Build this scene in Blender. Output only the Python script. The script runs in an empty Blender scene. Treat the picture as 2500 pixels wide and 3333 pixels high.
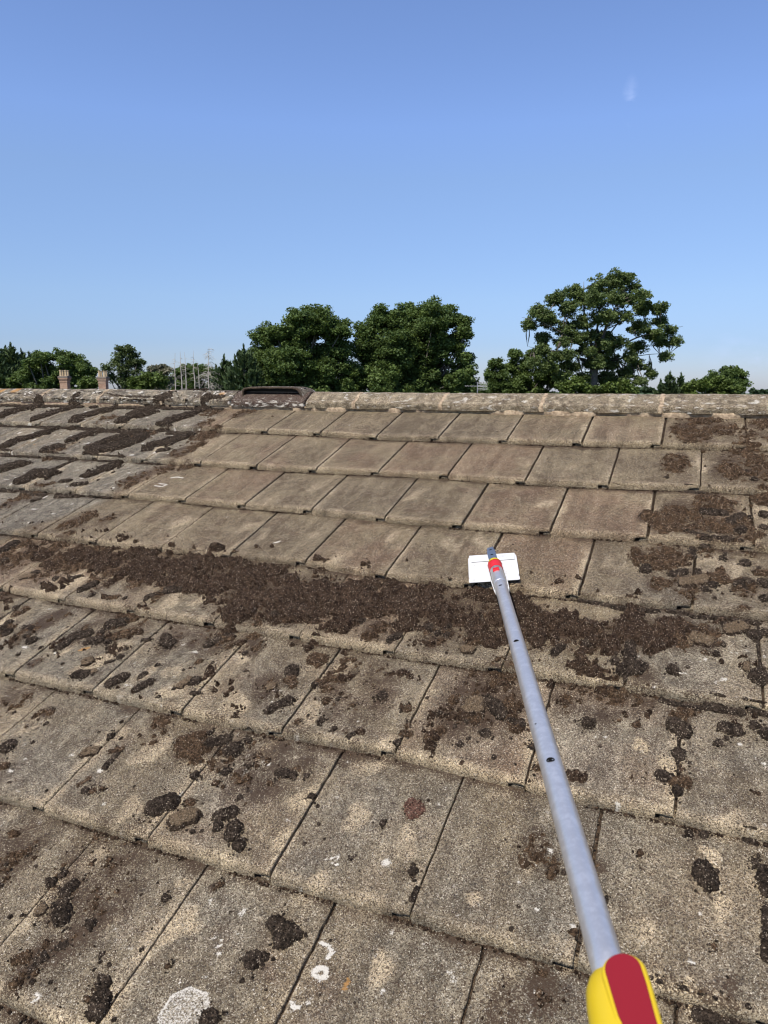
import bpy, math, random
import numpy as np
from mathutils import Matrix, Vector

WISPS = [((-.0946, .9397, .3286), (.16, (95, 95, 17))), ((.048, .9973, .055), (.16, (13, 13, 40))), ((.08, .997, .036), (.25, (12, 12, 45)))]
SKYTINT = (1, 1, 1, 1)
EXPOSURE = 0.28
ORANGE_RIDGE = [(-2.925, .065, .030), (-3.037, .058, .020), (-1.37, .044, .020)]
SKYRAMP = [(0, (0.412, 0.449, 0.645)), (1, (0.906, 0.906, 1.071)), (0.06, (0.445, 0.492, 0.679)), (0.117, (0.577, 0.603, 0.732)), (0.257, (0.798, 0.797, 0.889)), (0.314, (0.873, 0.881, 1.038))]
# ------------------------------------------------------------------ camera, world, sun
scn = bpy.context.scene
COL = scn.collection
cam_d = bpy.data.cameras.new('camera')
cam_d.sensor_fit = 'HORIZONTAL'; cam_d.sensor_width = 36.0; cam_d.lens = 34.22
cam_d.clip_start = 0.05; cam_d.clip_end = 5000
cam_d.dof.use_dof = True; cam_d.dof.focus_distance = 2.6; cam_d.dof.aperture_fstop = 11
cam = bpy.data.objects.new('camera', cam_d); COL.objects.link(cam)
cam.matrix_world = Matrix(((0.920298, -0.06898, 0.38509, 1.004339), (0.39119, 0.150365, -0.907943, -3.321586),
                           (0.004726, 0.986221, 0.165365, 0.075828), (0, 0, 0, 1)))
scn.camera = cam

SUN_EL, SUN_AZ = math.radians(54), math.radians(8)      # azimuth from -Y towards -X
sdir = Vector((-math.sin(SUN_AZ)*math.cos(SUN_EL), -math.cos(SUN_AZ)*math.cos(SUN_EL), math.sin(SUN_EL)))
wd = bpy.data.worlds.new('World'); scn.world = wd; wd.use_nodes = True
nt = wd.node_tree; nt.nodes.clear()
wo = nt.nodes.new('ShaderNodeOutputWorld'); bg = nt.nodes.new('ShaderNodeBackground')
sky = nt.nodes.new('ShaderNodeTexSky'); sky.sky_type = 'NISHITA'; sky.sun_disc = False
sky.sun_elevation = SUN_EL; sky.sun_rotation = math.pi + SUN_AZ
sky.air_density = 1.0; sky.dust_density = .35; sky.ozone_density = 3.0; sky.altitude = 50
bg.inputs[1].default_value = 0.15
# two faint wisps of cirrus high in the sky
def wn(t, **k):
    n = nt.nodes.new(t)
    for a, b in k.items(): setattr(n, a, b)
    return n
tc = wn('ShaderNodeTexCoord')
cn = wn('ShaderNodeTexNoise'); cn.inputs['Scale'].default_value = 26; cn.inputs['Detail'].default_value = 7; cn.inputs['Roughness'].default_value = .62
mp = wn('ShaderNodeMapping'); mp.inputs['Scale'].default_value = (1, 1, 1.7)
nt.links.new(tc.outputs['Generated'], mp.inputs[0]); nt.links.new(mp.outputs[0], cn.inputs['Vector'])
cs = None
for d, w in WISPS:
    dv = Vector(d).normalized()
    dist = wn('ShaderNodeVectorMath', operation='DISTANCE'); nrm = wn('ShaderNodeVectorMath', operation='NORMALIZE')
    sc = wn('ShaderNodeVectorMath', operation='MULTIPLY'); sc.inputs[1].default_value = w[1]
    sb = wn('ShaderNodeVectorMath', operation='SUBTRACT'); sb.inputs[1].default_value = dv
    nt.links.new(tc.outputs['Generated'], nrm.inputs[0]); nt.links.new(nrm.outputs[0], sb.inputs[0]); nt.links.new(sb.outputs[0], sc.inputs[0])
    ln = wn('ShaderNodeVectorMath', operation='LENGTH'); nt.links.new(sc.outputs[0], ln.inputs[0])
    mr = wn('ShaderNodeMapRange'); mr.inputs[1].default_value = 1.0; mr.inputs[2].default_value = 0.0; mr.inputs[3].default_value = 0; mr.inputs[4].default_value = w[0]
    nt.links.new(ln.outputs['Value'], mr.inputs[0])
    if cs is None: cs = mr.outputs[0]
    else:
        ad = wn('ShaderNodeMath', operation='ADD'); nt.links.new(cs, ad.inputs[0]); nt.links.new(mr.outputs[0], ad.inputs[1]); cs = ad.outputs[0]
cr = wn('ShaderNodeMapRange'); cr.inputs[1].default_value = .46; cr.inputs[2].default_value = .75
nt.links.new(cn.outputs[0], cr.inputs[0])
mm = wn('ShaderNodeMath', operation='MULTIPLY'); nt.links.new(cs, mm.inputs[0]); nt.links.new(cr.outputs[0], mm.inputs[1])
mx = wn('ShaderNodeMix', data_type='RGBA'); mx.inputs[7].default_value = (9.5, 9.9, 10.8, 1)
nt.links.new(mm.outputs[0], mx.inputs[0]); nt.links.new(sky.outputs[0], mx.inputs[6])
hs = wn('ShaderNodeVectorMath', operation='MULTIPLY')
# clear but slightly hazy summer air: the sky is a little deeper than the model's near the horizon
sx = wn('ShaderNodeSeparateXYZ'); nt.links.new(tc.outputs['Generated'], sx.inputs[0])
rp = wn('ShaderNodeValToRGB'); nt.links.new(sx.outputs[2], rp.inputs[0])
el = rp.color_ramp.elements
for i, (p_, c_) in enumerate(SKYRAMP):
    e_ = el[i] if i < 2 else el.new(p_)
    e_.position = p_
for p_, c_ in SKYRAMP:
    e_ = min(el, key=lambda q: abs(q.position-p_)); e_.color = tuple(x/2 for x in c_)+(1,)
s2_ = wn('ShaderNodeVectorMath', operation='SCALE'); s2_.inputs['Scale'].default_value = 2.0
nt.links.new(rp.outputs[0], s2_.inputs[0]); nt.links.new(s2_.outputs[0], hs.inputs[1]); nt.links.new(mx.outputs[2], hs.inputs[0])
nt.links.new(hs.outputs[0], bg.inputs[0]); nt.links.new(bg.outputs[0], wo.inputs[0])

sl = bpy.data.lights.new('sun', 'SUN'); sl.energy = 5.0; sl.angle = math.radians(.53); sl.color = (1, .925, .81)
so = bpy.data.objects.new('sun', sl); COL.objects.link(so)
so.rotation_euler = sdir.to_track_quat('Z', 'Y').to_euler(); so.location = (0, -5, 20)
scn.view_settings.view_transform = 'Standard'; scn.view_settings.look = 'None'
scn.view_settings.exposure = EXPOSURE; scn.view_settings.gamma = 1
scn.cycles.filter_width = 1.0

# ---- growth, dirt and joint data, metres on the roof slope (U along the ridge, V up the slope)
CLUMPS=[([(-0.108,-2.579)],0.0147,'t','smooth tan-brown moss cushion beside a slanting joint, lower left'),
([(-0.134,-2.525)],0.0128,'k',''),
([(-0.127,-2.504)],0.0109,'k',''),
([(-0.086,-2.518),(-0.087,-2.533)],0.0147,'k',''),
([(-0.053,-2.58),(-0.058,-2.57)],0.0187,'k',''),
([(-0.084,-2.563)],0.0098,'k',''),
([(-0.075,-2.549)],0.0099,'k',''),
([(0.012,-2.571)],0.0114,'k',''),
([(-0.006,-2.621),(-0.013,-2.628)],0.008,'k',''),
([(-0.073,-2.672),(-0.06,-2.664)],0.0116,'b',''),
([(-0.033,-2.654)],0.0138,'k',''),
([(-0.03,-2.677)],0.0084,'k',''),
([(-0.012,-2.693)],0.0059,'k',''),
([(0.077,-2.608),(0.075,-2.616)],0.0043,'k',''),
([(0.083,-2.625)],0.0045,'k',''),
([(0.103,-2.624)],0.0051,'k',''),
([(0.082,-2.64)],0.0042,'k',''),
([(0.116,-2.654)],0.0146,'k',''),
([(0.133,-2.679),(0.141,-2.694)],0.0171,'k','two-lobed black moss mass spilling over the joint at the bottom edge'),
([(0.117,-2.482)],0.0087,'k',''),
([(0.208,-2.591)],0.0065,'b',''),
([(0.351,-2.533)],0.0194,'k','solid round black moss clump beside the big triangular clump'),
([(0.204,-2.425)],0.0072,'b',''),
([(0.332,-2.643)],0.0152,'k','dark moss clump on the rim of the big pale lichen disc'),
([(-0.248,-2.481)],0.0093,'b',''),
([(-0.137,-2.599)],0.0045,'k',''),
([(-0.158,-2.61)],0.0055,'k',''),
([(0.141,-2.581)],0.0052,'k',''),
([(0.177,-2.696)],0.005,'k',''),
([(0.022,-2.683)],0.0041,'b',''),
([(0.039,-2.689)],0.0035,'k',''),
([(0.352,-2.572)],0.0046,'k',''),
([(0.26,-2.467)],0.0035,'k',''),
([(-0.267,-2.519)],0.006,'k',''),
([(-0.201,-2.504)],0.0045,'k',''),
([(0.08,-2.458)],0.004,'k',''),
([(-0.015,-2.514)],0.003,'k',''),
([(-0.021,-2.591)],0.0038,'k',''),
([(-0.236,-2.563)],0.0068,'k',''),
([(0.355,-2.461),(0.384,-2.488),(0.401,-2.469),(0.355,-2.461)],0.0152,'k','largest clump, black and roughly triangular, low on the roof'),
([(0.418,-2.462)],0.004,'k',''),
([(0.568,-2.298)],0.0106,'k',''),
([(0.588,-2.333),(0.588,-2.354)],0.0058,'k',''),
([(0.352,-2.422)],0.0035,'k',''),
([(0.467,-2.458)],0.0033,'k',''),
([(0.492,-2.55)],0.0031,'k',''),
([(0.553,-2.542)],0.0031,'k',''),
([(0.77,-2.354)],0.0048,'b',''),
([(0.773,-2.309)],0.0043,'b',''),
([(0.508,-2.15),(0.531,-2.159),(0.519,-2.168),(0.508,-2.15)],0.0139,'r','reddish-brown angular moss block lying alone in the middle of a tile'),
([(0.47,-2.212)],0.0076,'k',''),
([(0.319,-2.209)],0.0055,'b',''),
([(0.309,-2.204)],0.0036,'k',''),
([(0.293,-2.189)],0.0088,'k',''),
([(0.077,-1.985),(0.084,-1.967),(0.1,-1.953)],0.013,'k','ragged black moss clump left of a slanting joint, in the lower middle'),
([(0.031,-1.908)],0.013,'t',''),
([(0.143,-1.869)],0.0086,'k',''),
([(0.085,-1.884)],0.0145,'b',''),
([(0.066,-1.864)],0.0147,'b',''),
([(0.201,-1.918)],0.0102,'b',''),
([(0.226,-1.904)],0.0065,'k',''),
([(0.332,-1.867)],0.0129,'k',''),
([(0.222,-1.993)],0.0098,'k',''),
([(0.264,-2.007)],0.0079,'k',''),
([(0.165,-2.006)],0.009,'b',''),
([(0.18,-1.979)],0.005,'k',''),
([(0.31,-2.018),(0.317,-2.01)],0.0061,'k',''),
([(0.412,-1.896)],0.0099,'b',''),
([(0.429,-1.949)],0.0078,'b',''),
([(0.429,-1.977),(0.445,-1.975)],0.0086,'b',''),
([(0.428,-2.01)],0.0093,'k',''),
([(0.558,-1.848)],0.0293,'t','large tan-topped moss cushion with black moss against its right side'),
([(0.588,-1.821),(0.608,-1.838),(0.629,-1.852)],0.015,'k','black moss ridge hugging the right side of a large tan cushion'),
([(0.556,-1.894)],0.0104,'k',''),
([(0.576,-1.893)],0.0121,'b',''),
([(0.492,-1.972),(0.513,-1.947)],0.0128,'b','elongated brown moss clump with a bristly lower edge'),
([(0.611,-1.925)],0.014,'k',''),
([(0.566,-1.976)],0.0083,'k',''),
([(0.581,-1.952)],0.0055,'b',''),
([(0.537,-1.922)],0.0069,'k',''),
([(0.488,-1.89)],0.0088,'k',''),
([(0.673,-1.889),(0.682,-1.882)],0.0119,'k',''),
([(0.664,-1.868)],0.0069,'b',''),
([(0.652,-1.864)],0.0056,'k',''),
([(0.648,-1.993)],0.0057,'b',''),
([(0.669,-1.927)],0.0046,'b',''),
([(0.507,-1.838)],0.0144,'b',''),
([(0.064,-2.076)],0.008,'k',''),
([(0.115,-2.113)],0.0078,'b',''),
([(0.192,-2.148),(0.225,-2.146)],0.0117,'k',''),
([(0.255,-2.14)],0.0083,'k',''),
([(0.108,-2.149)],0.0073,'k',''),
([(0.185,-2.182)],0.0083,'b',''),
([(0.72,-1.939)],0.0074,'k',''),
([(0.541,-2.128)],0.0035,'k',''),
([(0.371,-2.28)],0.0034,'k',''),
([(0.336,-2.303)],0.006,'b',''),
([(0.342,-2.25)],0.0042,'k',''),
([(0.441,-2.307),(0.448,-2.297)],0.0029,'k',''),
([(0.744,-1.999)],0.0079,'b',''),
([(0.442,-1.844)],0.0041,'k',''),
([(-0.534,-2.264)],0.0206,'k','round black moss cushion near the left edge of the photo'),
([(-0.484,-2.234)],0.006,'k',''),
([(-0.629,-2.156)],0.0051,'k',''),
([(-0.501,-2.322),(-0.482,-2.317)],0.0107,'b',''),
([(-0.313,-2.222),(-0.296,-2.213)],0.0135,'t','oblong tan-topped moss pad bridging a slanting joint'),
([(-0.291,-2.159)],0.0095,'k',''),
([(-0.261,-2.157)],0.0051,'k',''),
([(-0.23,-2.246),(-0.232,-2.211)],0.0094,'k','steep-sided black moss strip below a tan crust'),
([(-0.255,-2.202),(-0.235,-2.189)],0.0088,'b',''),
([(-0.252,-2.312),(-0.244,-2.288)],0.0062,'b',''),
([(-0.225,-2.322)],0.0101,'k',''),
([(-0.206,-2.317)],0.0094,'b',''),
([(-0.188,-2.307)],0.0076,'b',''),
([(-0.317,-2.349)],0.0044,'k',''),
([(-0.433,-2.356),(-0.425,-2.352)],0.0037,'k',''),
([(-0.033,-2.315),(-0.017,-2.306),(-0.007,-2.293)],0.0222,'k','big black moss cushion straddling a joint, left of a brown one'),
([(0.046,-2.328),(0.062,-2.312)],0.0237,'t','big brown moss cushion just right of a black one on a joint'),
([(0.039,-2.28)],0.0114,'b',''),
([(0.093,-2.345)],0.006,'k',''),
([(0.11,-2.337)],0.005,'k',''),
([(-0,-2.208)],0.0109,'k',''),
([(-0.012,-2.169)],0.0044,'k',''),
([(0.067,-2.179)],0.0119,'k',''),
([(0.126,-2.292),(0.146,-2.278)],0.0152,'k',''),
([(0.153,-2.268)],0.0061,'k',''),
([(0.139,-2.318)],0.0133,'k',''),
([(0.18,-2.33),(0.176,-2.312)],0.0164,'k','taller black clump in the middle of a chain of four'),
([(0.209,-2.346)],0.0141,'k',''),
([(0.042,-2.118)],0.0224,'k','black moss cushion at the top end of a joint, below a nosing'),
([(-0.024,-2.108),(0.006,-2.091)],0.0145,'k',''),
([(0.058,-2.076)],0.0083,'k',''),
([(-0.048,-2.079)],0.0078,'k',''),
([(-0.101,-2.121),(-0.067,-2.1)],0.0162,'b',''),
([(-0.12,-2.278)],0.0036,'k',''),
([(0.14,-2.237)],0.0069,'k',''),
([(0.146,-2.214)],0.0045,'k',''),
([(0.061,-2.215)],0.0078,'b',''),
([(-0.163,-1.983),(-0.145,-1.979)],0.0066,'k',''),
([(-0.245,-2.019)],0.0058,'k',''),
([(-0.214,-1.96),(-0.207,-1.944)],0.014,'t',''),
([(-0.185,-1.939)],0.0144,'k',''),
([(-0.324,-2.006),(-0.311,-1.981)],0.014,'k',''),
([(-0.418,-2.004),(-0.397,-1.979)],0.0164,'k',''),
([(-0.524,-2.13)],0.0113,'b',''),
([(-0.503,-2.168)],0.007,'k',''),
([(-0.304,-2.107)],0.0049,'k',''),
([(-0.337,-2.154)],0.004,'k',''),
([(-1.142,-1.621),(-1.121,-1.607)],0.0134,'t',''),
([(-1.121,-1.587)],0.0123,'k',''),
([(-1.01,-1.606)],0.011,'k',''),
([(-0.952,-1.591),(-0.934,-1.575)],0.0082,'k',''),
([(-0.853,-1.643),(-0.832,-1.611)],0.0133,'k',''),
([(-0.788,-1.662)],0.0104,'k',''),
([(-0.715,-1.667),(-0.69,-1.656)],0.0103,'b',''),
([(-0.656,-1.658)],0.0077,'k',''),
([(-0.586,-1.629),(-0.559,-1.613)],0.0107,'k',''),
([(-0.581,-1.647)],0.0071,'k',''),
([(-0.536,-1.582),(-0.488,-1.557)],0.0164,'k','broad flat black moss slab under a tan one in the debris band'),
([(-0.545,-1.539),(-0.511,-1.53)],0.0114,'t','pale tan moss slab resting on the debris band, left part'),
([(-0.428,-1.508)],0.0114,'r',''),
([(-1.329,-1.536)],0.0129,'k',''),
([(-1.41,-1.473),(-1.41,-1.433)],0.0207,'k',''),
([(-0.985,-1.843)],0.0121,'k',''),
([(-0.944,-1.887)],0.0178,'k',''),
([(-0.982,-1.875)],0.014,'k',''),
([(-0.911,-1.849),(-0.87,-1.847)],0.0089,'k',''),
([(-0.859,-1.884)],0.0103,'k',''),
([(-0.82,-1.903)],0.0159,'k',''),
([(-0.806,-1.97)],0.0075,'k',''),
([(-0.89,-1.959)],0.0067,'k',''),
([(-0.761,-1.924)],0.0076,'k',''),
([(-1.04,-1.764)],0.0105,'b',''),
([(-0.763,-1.814)],0.0044,'k',''),
([(-0.625,-1.768),(-0.592,-1.753)],0.0186,'k',''),
([(-0.692,-1.849),(-0.665,-1.83)],0.0164,'k',''),
([(-0.695,-1.889),(-0.704,-1.859)],0.0157,'k',''),
([(-0.701,-1.907)],0.0151,'k',''),
([(-0.625,-1.857),(-0.603,-1.848)],0.018,'k',''),
([(-0.569,-1.848)],0.0122,'k',''),
([(-0.562,-1.813),(-0.526,-1.788)],0.0157,'b','long brown moss slab in a cluster of black cushions'),
([(-0.625,-1.815)],0.0115,'k',''),
([(-0.487,-1.863)],0.0083,'k',''),
([(-0.548,-1.873)],0.007,'k',''),
([(-0.533,-1.891)],0.0051,'k',''),
([(-0.475,-1.903)],0.0109,'k',''),
([(-0.5,-1.931),(-0.487,-1.926)],0.0063,'k',''),
([(-0.629,-1.97)],0.0055,'k',''),
([(-0.555,-1.945)],0.0181,'t','round tan moss cushion above a yellowish brown one'),
([(-0.508,-1.975)],0.0106,'t',''),
([(-0.546,-2.003),(-0.521,-1.998)],0.0146,'k',''),
([(-0.465,-1.812),(-0.446,-1.807)],0.0061,'k',''),
([(-0.448,-1.772)],0.0038,'k',''),
([(-0.4,-1.793),(-0.371,-1.809)],0.0171,'k',''),
([(-0.417,-1.774)],0.0071,'k',''),
([(-0.339,-1.906)],0.0079,'k',''),
([(-0.25,-1.906)],0.0052,'k',''),
([(-0.228,-1.861)],0.0114,'b',''),
([(-0.187,-1.855)],0.0053,'k',''),
([(-0.348,-1.948)],0.0083,'k',''),
([(-0.352,-1.962)],0.0091,'k',''),
([(-0.225,-1.98)],0.0063,'k',''),
([(-0.245,-1.778),(-0.214,-1.744)],0.0146,'k',''),
([(-0.184,-1.779)],0.0122,'b',''),
([(-0.119,-1.793)],0.0071,'k',''),
([(-0.112,-1.818)],0.0035,'k',''),
([(-0.173,-1.885)],0.0082,'k',''),
([(-0.073,-1.865)],0.0051,'k',''),
([(-0.098,-1.767)],0.0125,'b',''),
([(0.088,-1.773),(0.112,-1.77)],0.0208,'b','round brown moss cushion with a dark right side, left of a joint'),
([(0.057,-1.837)],0.0187,'k',''),
([(0.031,-1.905)],0.0131,'t',''),
([(0.056,-1.918)],0.0065,'k',''),
([(0.143,-1.869)],0.0078,'b',''),
([(-0.117,-1.793)],0.007,'k',''),
([(-0.11,-1.637)],0.0159,'k',''),
([(-0.041,-1.639)],0.0127,'b',''),
([(-0.157,-1.655)],0.0134,'b',''),
([(0.276,-1.666),(0.292,-1.649)],0.0114,'k',''),
([(0.361,-1.593)],0.0166,'k',''),
([(0.394,-1.612)],0.0109,'k',''),
([(0.42,-1.614)],0.0095,'k',''),
([(0.408,-1.572)],0.0157,'k',''),
([(0.49,-1.54)],0.0138,'k',''),
([(0.487,-1.666),(0.502,-1.664)],0.014,'t','tan loaf-shaped moss clump on a tile front edge'),
([(0.491,-1.571)],0.0055,'k',''),
([(0.444,-1.687)],0.0044,'k',''),
([(0.366,-1.668)],0.004,'k',''),
([(0.105,-1.949)],0.016,'k',''),
([(0.33,-1.865)],0.0117,'k',''),
([(0.484,-1.503)],0.0122,'k',''),
([(0.161,-1.601)],0.0105,'k',''),
([(0.111,-1.642)],0.0095,'b',''),
([(0.075,-1.634)],0.0115,'k',''),
([(0.131,-1.616)],0.0077,'k',''),
([(0.863,-1.097),(0.874,-1.13)],0.0151,'b','upright brown moss lump standing on a clean tile, right side'),
([(0.898,-1.197)],0.0185,'k',''),
([(0.973,-1.21),(1.002,-1.196)],0.0129,'k',''),
([(1.037,-1.19)],0.0133,'k',''),
([(1.004,-1.252),(1.051,-1.226)],0.0196,'t','big mid-brown moss mass across a joint beside a cream patch'),
([(0.939,-1.261),(0.963,-1.266)],0.0136,'b',''),
([(1.079,-1.248)],0.0148,'k',''),
([(1.058,-1.276)],0.011,'k',''),
([(1.144,-1.236),(1.166,-1.228)],0.0192,'k','broad black cushion right of the cream patch'),
([(1.204,-1.213)],0.0169,'k',''),
([(1.163,-1.111)],0.0134,'k',''),
([(1.102,-1.091)],0.0107,'k',''),
([(1.111,-1.065)],0.0079,'b',''),
([(1.19,-1.158),(1.21,-1.154)],0.0135,'b',''),
([(1.203,-1.294)],0.0119,'k',''),
([(1.196,-1.127)],0.0066,'b',''),
([(1.082,-1.313)],0.0067,'k',''),
([(1.02,-1.054),(1.022,-1.086)],0.0105,'k',''),
([(1.056,-1.029)],0.0141,'k',''),
([(1.108,-1.016)],0.01,'k',''),
([(1.106,-1.392)],0.0143,'k',''),
([(1.12,-1.422),(1.15,-1.408)],0.0183,'t','wide tan moss cushion with darker rim near the right edge'),
([(1.042,-1.446)],0.0116,'k',''),
([(0.999,-1.497),(1.023,-1.501)],0.0131,'t',''),
([(1.041,-1.482),(1.069,-1.491)],0.0198,'t','broad pale brown moss cushion, right of a smaller one'),
([(1.104,-1.493)],0.0075,'k',''),
([(1.087,-1.537)],0.0106,'k',''),
([(1.155,-1.563),(1.154,-1.581)],0.0087,'t',''),
([(1.18,-1.437)],0.0192,'k',''),
([(1.202,-1.419)],0.0126,'k',''),
([(1.181,-1.607)],0.0221,'k','large black cushion sitting on the joint at the far right'),
([(1.181,-1.466),(1.184,-1.557)],0.0036,'k',''),
([(1.185,-1.571)],0.0094,'k',''),
([(0.991,-1.628)],0.0148,'k',''),
([(1.01,-1.624)],0.004,'k',''),
([(1.027,-1.605)],0.0052,'b',''),
([(0.939,-1.587)],0.0041,'k',''),
([(0.886,-1.534),(0.895,-1.604)],0.016,'k','black moss column running down a joint from the debris band'),
([(0.885,-1.653),(0.907,-1.641)],0.0203,'k','heart-shaped black moss mass at the foot of a column'),
([(0.925,-1.628)],0.015,'k',''),
([(0.86,-1.621)],0.0116,'k',''),
([(0.858,-1.591)],0.0067,'b',''),
([(0.89,-1.684)],0.0056,'k',''),
([(0.713,-1.619),(0.725,-1.599)],0.0124,'k',''),
([(0.781,-1.567),(0.799,-1.56)],0.0129,'k',''),
([(0.815,-1.555),(0.832,-1.559)],0.0111,'k',''),
([(0.943,-1.535),(0.963,-1.532)],0.0139,'k',''),
([(1.073,-1.711),(1.101,-1.712)],0.0121,'k',''),
([(1.149,-1.694)],0.0052,'k',''),
([(0.826,-1.835)],0.0151,'k','lone round dark moss cushion right of the pole'),
([(0.928,-1.811)],0.0101,'b',''),
([(1.017,-1.744),(1.038,-1.741)],0.0106,'b',''),
([(1.007,-1.796),(1.024,-1.804)],0.0198,'k',''),
([(1.018,-1.881)],0.0159,'k','black moss cushion on a joint between two black strips'),
([(1.015,-1.829),(1.017,-1.865)],0.0029,'k',''),
([(1.018,-1.897),(1.019,-1.933)],0.0028,'k',''),
([(0.988,-1.95),(1.001,-1.953)],0.0127,'k',''),
([(1.017,-1.962),(1.034,-1.957)],0.0132,'b','oval brown moss cushion right of a black one, near a cream patch'),
([(1.021,-1.986)],0.0117,'k',''),
([(1.108,-1.772),(1.129,-1.777)],0.0156,'k',''),
([(1.111,-1.807)],0.0061,'b',''),
([(1.095,-1.826)],0.0103,'k',''),
([(1.167,-1.751)],0.012,'k',''),
([(1.187,-1.775)],0.015,'k',''),
([(1.04,-1.9)],0.0045,'k',''),
([(0.86,-1.9)],0.0044,'k',''),
([(0.796,-1.834)],0.0038,'b',''),
([(0.611,-1.829),(0.631,-1.855)],0.015,'k',''),
([(0.674,-1.89)],0.0145,'b',''),
([(0.654,-1.868)],0.007,'k',''),
([(0.72,-1.937)],0.0074,'b',''),
([(1.071,-2.143),(1.082,-2.162)],0.0202,'k','large oval black moss pad alone on the lower right tile'),
([(1.094,-2.134)],0.0059,'r',''),
([(1.158,-2.096)],0.0083,'k',''),
([(1.168,-2.113),(1.172,-2.15)],0.0105,'k',''),
([(1.174,-2.194),(1.168,-2.271)],0.0103,'k','long black moss strip in the joint at the right edge'),
([(0.964,-2.135)],0.0072,'b',''),
([(0.836,-2.218)],0.0052,'b',''),
([(0.871,-2.328)],0.0076,'b',''),
([(0.885,-2.338)],0.0025,'k',''),
([(1.048,-2.371)],0.0081,'k',''),
([(1.073,-2.385),(1.086,-2.392)],0.0141,'k','wide dark moss mat on a nosing near the bottom right corner'),
([(1.106,-2.39),(1.125,-2.386)],0.0076,'k',''),
([(1.013,-2.37)],0.0061,'k',''),
([(1,-2.367)],0.0043,'k',''),
([(1.139,-2.367)],0.0045,'k',''),
([(1.091,-2.284)],0.0061,'b',''),
([(1.11,-2.33)],0.0033,'b',''),
([(1.142,-2.046),(1.157,-2.046)],0.0078,'k',''),
([(1.072,-2.058)],0.0093,'k',''),
([(0.916,-2.244),(0.917,-2.255)],0.0037,'k',''),
([(0.924,-2.203)],0.0032,'k',''),
([(0.967,-2.168)],0.003,'k',''),
([(1.046,-2.064)],0.0079,'k',''),
([(0.866,-0.886)],0.0136,'k',''),
([(1.049,-0.833),(1.104,-0.835)],0.0164,'k',''),
([(1.121,-0.896),(1.155,-0.858)],0.0167,'k',''),
([(1.152,-0.947)],0.0177,'k',''),
([(0.959,-0.97),(1.012,-0.969)],0.0123,'b',''),
([(1.056,-1.03)],0.0188,'k',''),
([(1.11,-1.019)],0.0139,'k',''),
([(1.161,-1.107)],0.0133,'k',''),
([(1.219,-0.831)],0.0167,'k',''),
([(1.216,-0.917)],0.0148,'k',''),
([(1.065,-0.968)],0.0071,'k',''),
([(0.988,-0.682),(1.041,-0.689)],0.0095,'k',''),
([(1.2,-0.604)],0.0126,'k',''),
([(1.173,-0.537)],0.0097,'k',''),
([(0.921,-0.618)],0.009,'b',''),
([(1.18,-0.851)],0.0087,'k',''),
([(0.928,-0.857)],0.0106,'b',''),
([(0.991,-0.863)],0.012,'b',''),
([(1.093,-0.788)],0.0121,'b',''),
([(1.135,-0.751)],0.0106,'b',''),
([(-1.42,-0.592),(-1.391,-0.584)],0.0133,'k',''),
([(-1.334,-0.587),(-1.296,-0.573)],0.0132,'k',''),
([(-1.26,-0.573)],0.0066,'k',''),
([(-1.614,-0.939),(-1.58,-0.931)],0.0125,'k',''),
([(-1.522,-0.964),(-1.468,-0.949)],0.0123,'k',''),
([(-1.437,-0.901)],0.0072,'k',''),
([(-1.429,-0.808)],0.0085,'k',''),
([(-1.736,-1.163)],0.0091,'k',''),
([(-1.638,-1.102),(-1.616,-1.086)],0.0091,'k',''),
([(-1.447,-1.286)],0.0075,'k',''),
([(-1.402,-1.274)],0.0066,'k',''),
([(-1.787,-0.804),(-1.767,-0.732)],0.0111,'k',''),
([(-2.756,-0.253),(-2.768,-0.169),(-2.718,-0.106),(-2.662,-0.034)],0.028,'s',''),
([(-2.455,-0.265),(-2.434,-0.213),(-2.434,-0.138),(-2.394,-0.064),(-2.384,0.005)],0.026,'s',''),
([(-2.128,-0.305),(-2.16,-0.227),(-2.126,-0.149),(-2.075,-0.081)],0.027,'s',''),
([(-1.828,-0.275),(-1.82,-0.206),(-1.769,-0.175),(-1.748,-0.119)],0.024,'s',''),
([(-1.851,-0.141),(-1.841,-0.084),(-1.769,-0.035),(-1.715,0.009)],0.026,'s',''),
([(-1.518,-0.301),(-1.522,-0.237),(-1.476,-0.174),(-1.463,-0.091),(-1.438,-0.008)],0.027,'s',''),
([(-2.294,-0.624),(-2.321,-0.555),(-2.263,-0.49),(-2.238,-0.412),(-2.228,-0.362)],0.023,'s',''),
([(-1.991,-0.64),(-1.977,-0.611)],0.028,'s',''),
([(-1.969,-0.501),(-1.954,-0.428),(-1.909,-0.37)],0.022,'s',''),
([(-1.743,-0.587),(-1.724,-0.509),(-1.68,-0.44),(-1.63,-0.376)],0.026,'s',''),
([(-1.682,-0.628),(-1.622,-0.581),(-1.573,-0.509),(-1.569,-0.44)],0.035,'s',''),
([(-1.415,-0.524),(-1.346,-0.476),(-1.313,-0.39)],0.026,'s',''),
([(-1.633,0.123),(-1.611,0.202)],0.014,'s',''),
([(-2.086,-0.868),(-2.064,-0.83),(-2.03,-0.796)],0.034,'s',''),
([(-1.828,-0.976),(-1.828,-0.882),(-1.749,-0.88)],0.028,'s',''),
([(-1.525,-0.856),(-1.511,-0.793),(-1.492,-0.718)],0.024,'s',''),
([(-2.972,0.021),(-2.846,0.017)],0.014,'n',''),
([(-2.802,0.026),(-2.636,0.018)],0.012,'n',''),
([(-2.381,0.055),(-2.157,0.022),(-2.019,-0.003)],0.016,'n',''),
([(-1.997,-0.003),(-1.835,-0.007)],0.016,'n',''),
([(-1.792,-0.006),(-1.688,0.003)],0.017,'n',''),
([(-1.657,-0.01),(-1.5,-0.023)],0.012,'n',''),
([(-1.422,-0),(-1.346,0.009)],0.018,'n',''),
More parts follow.
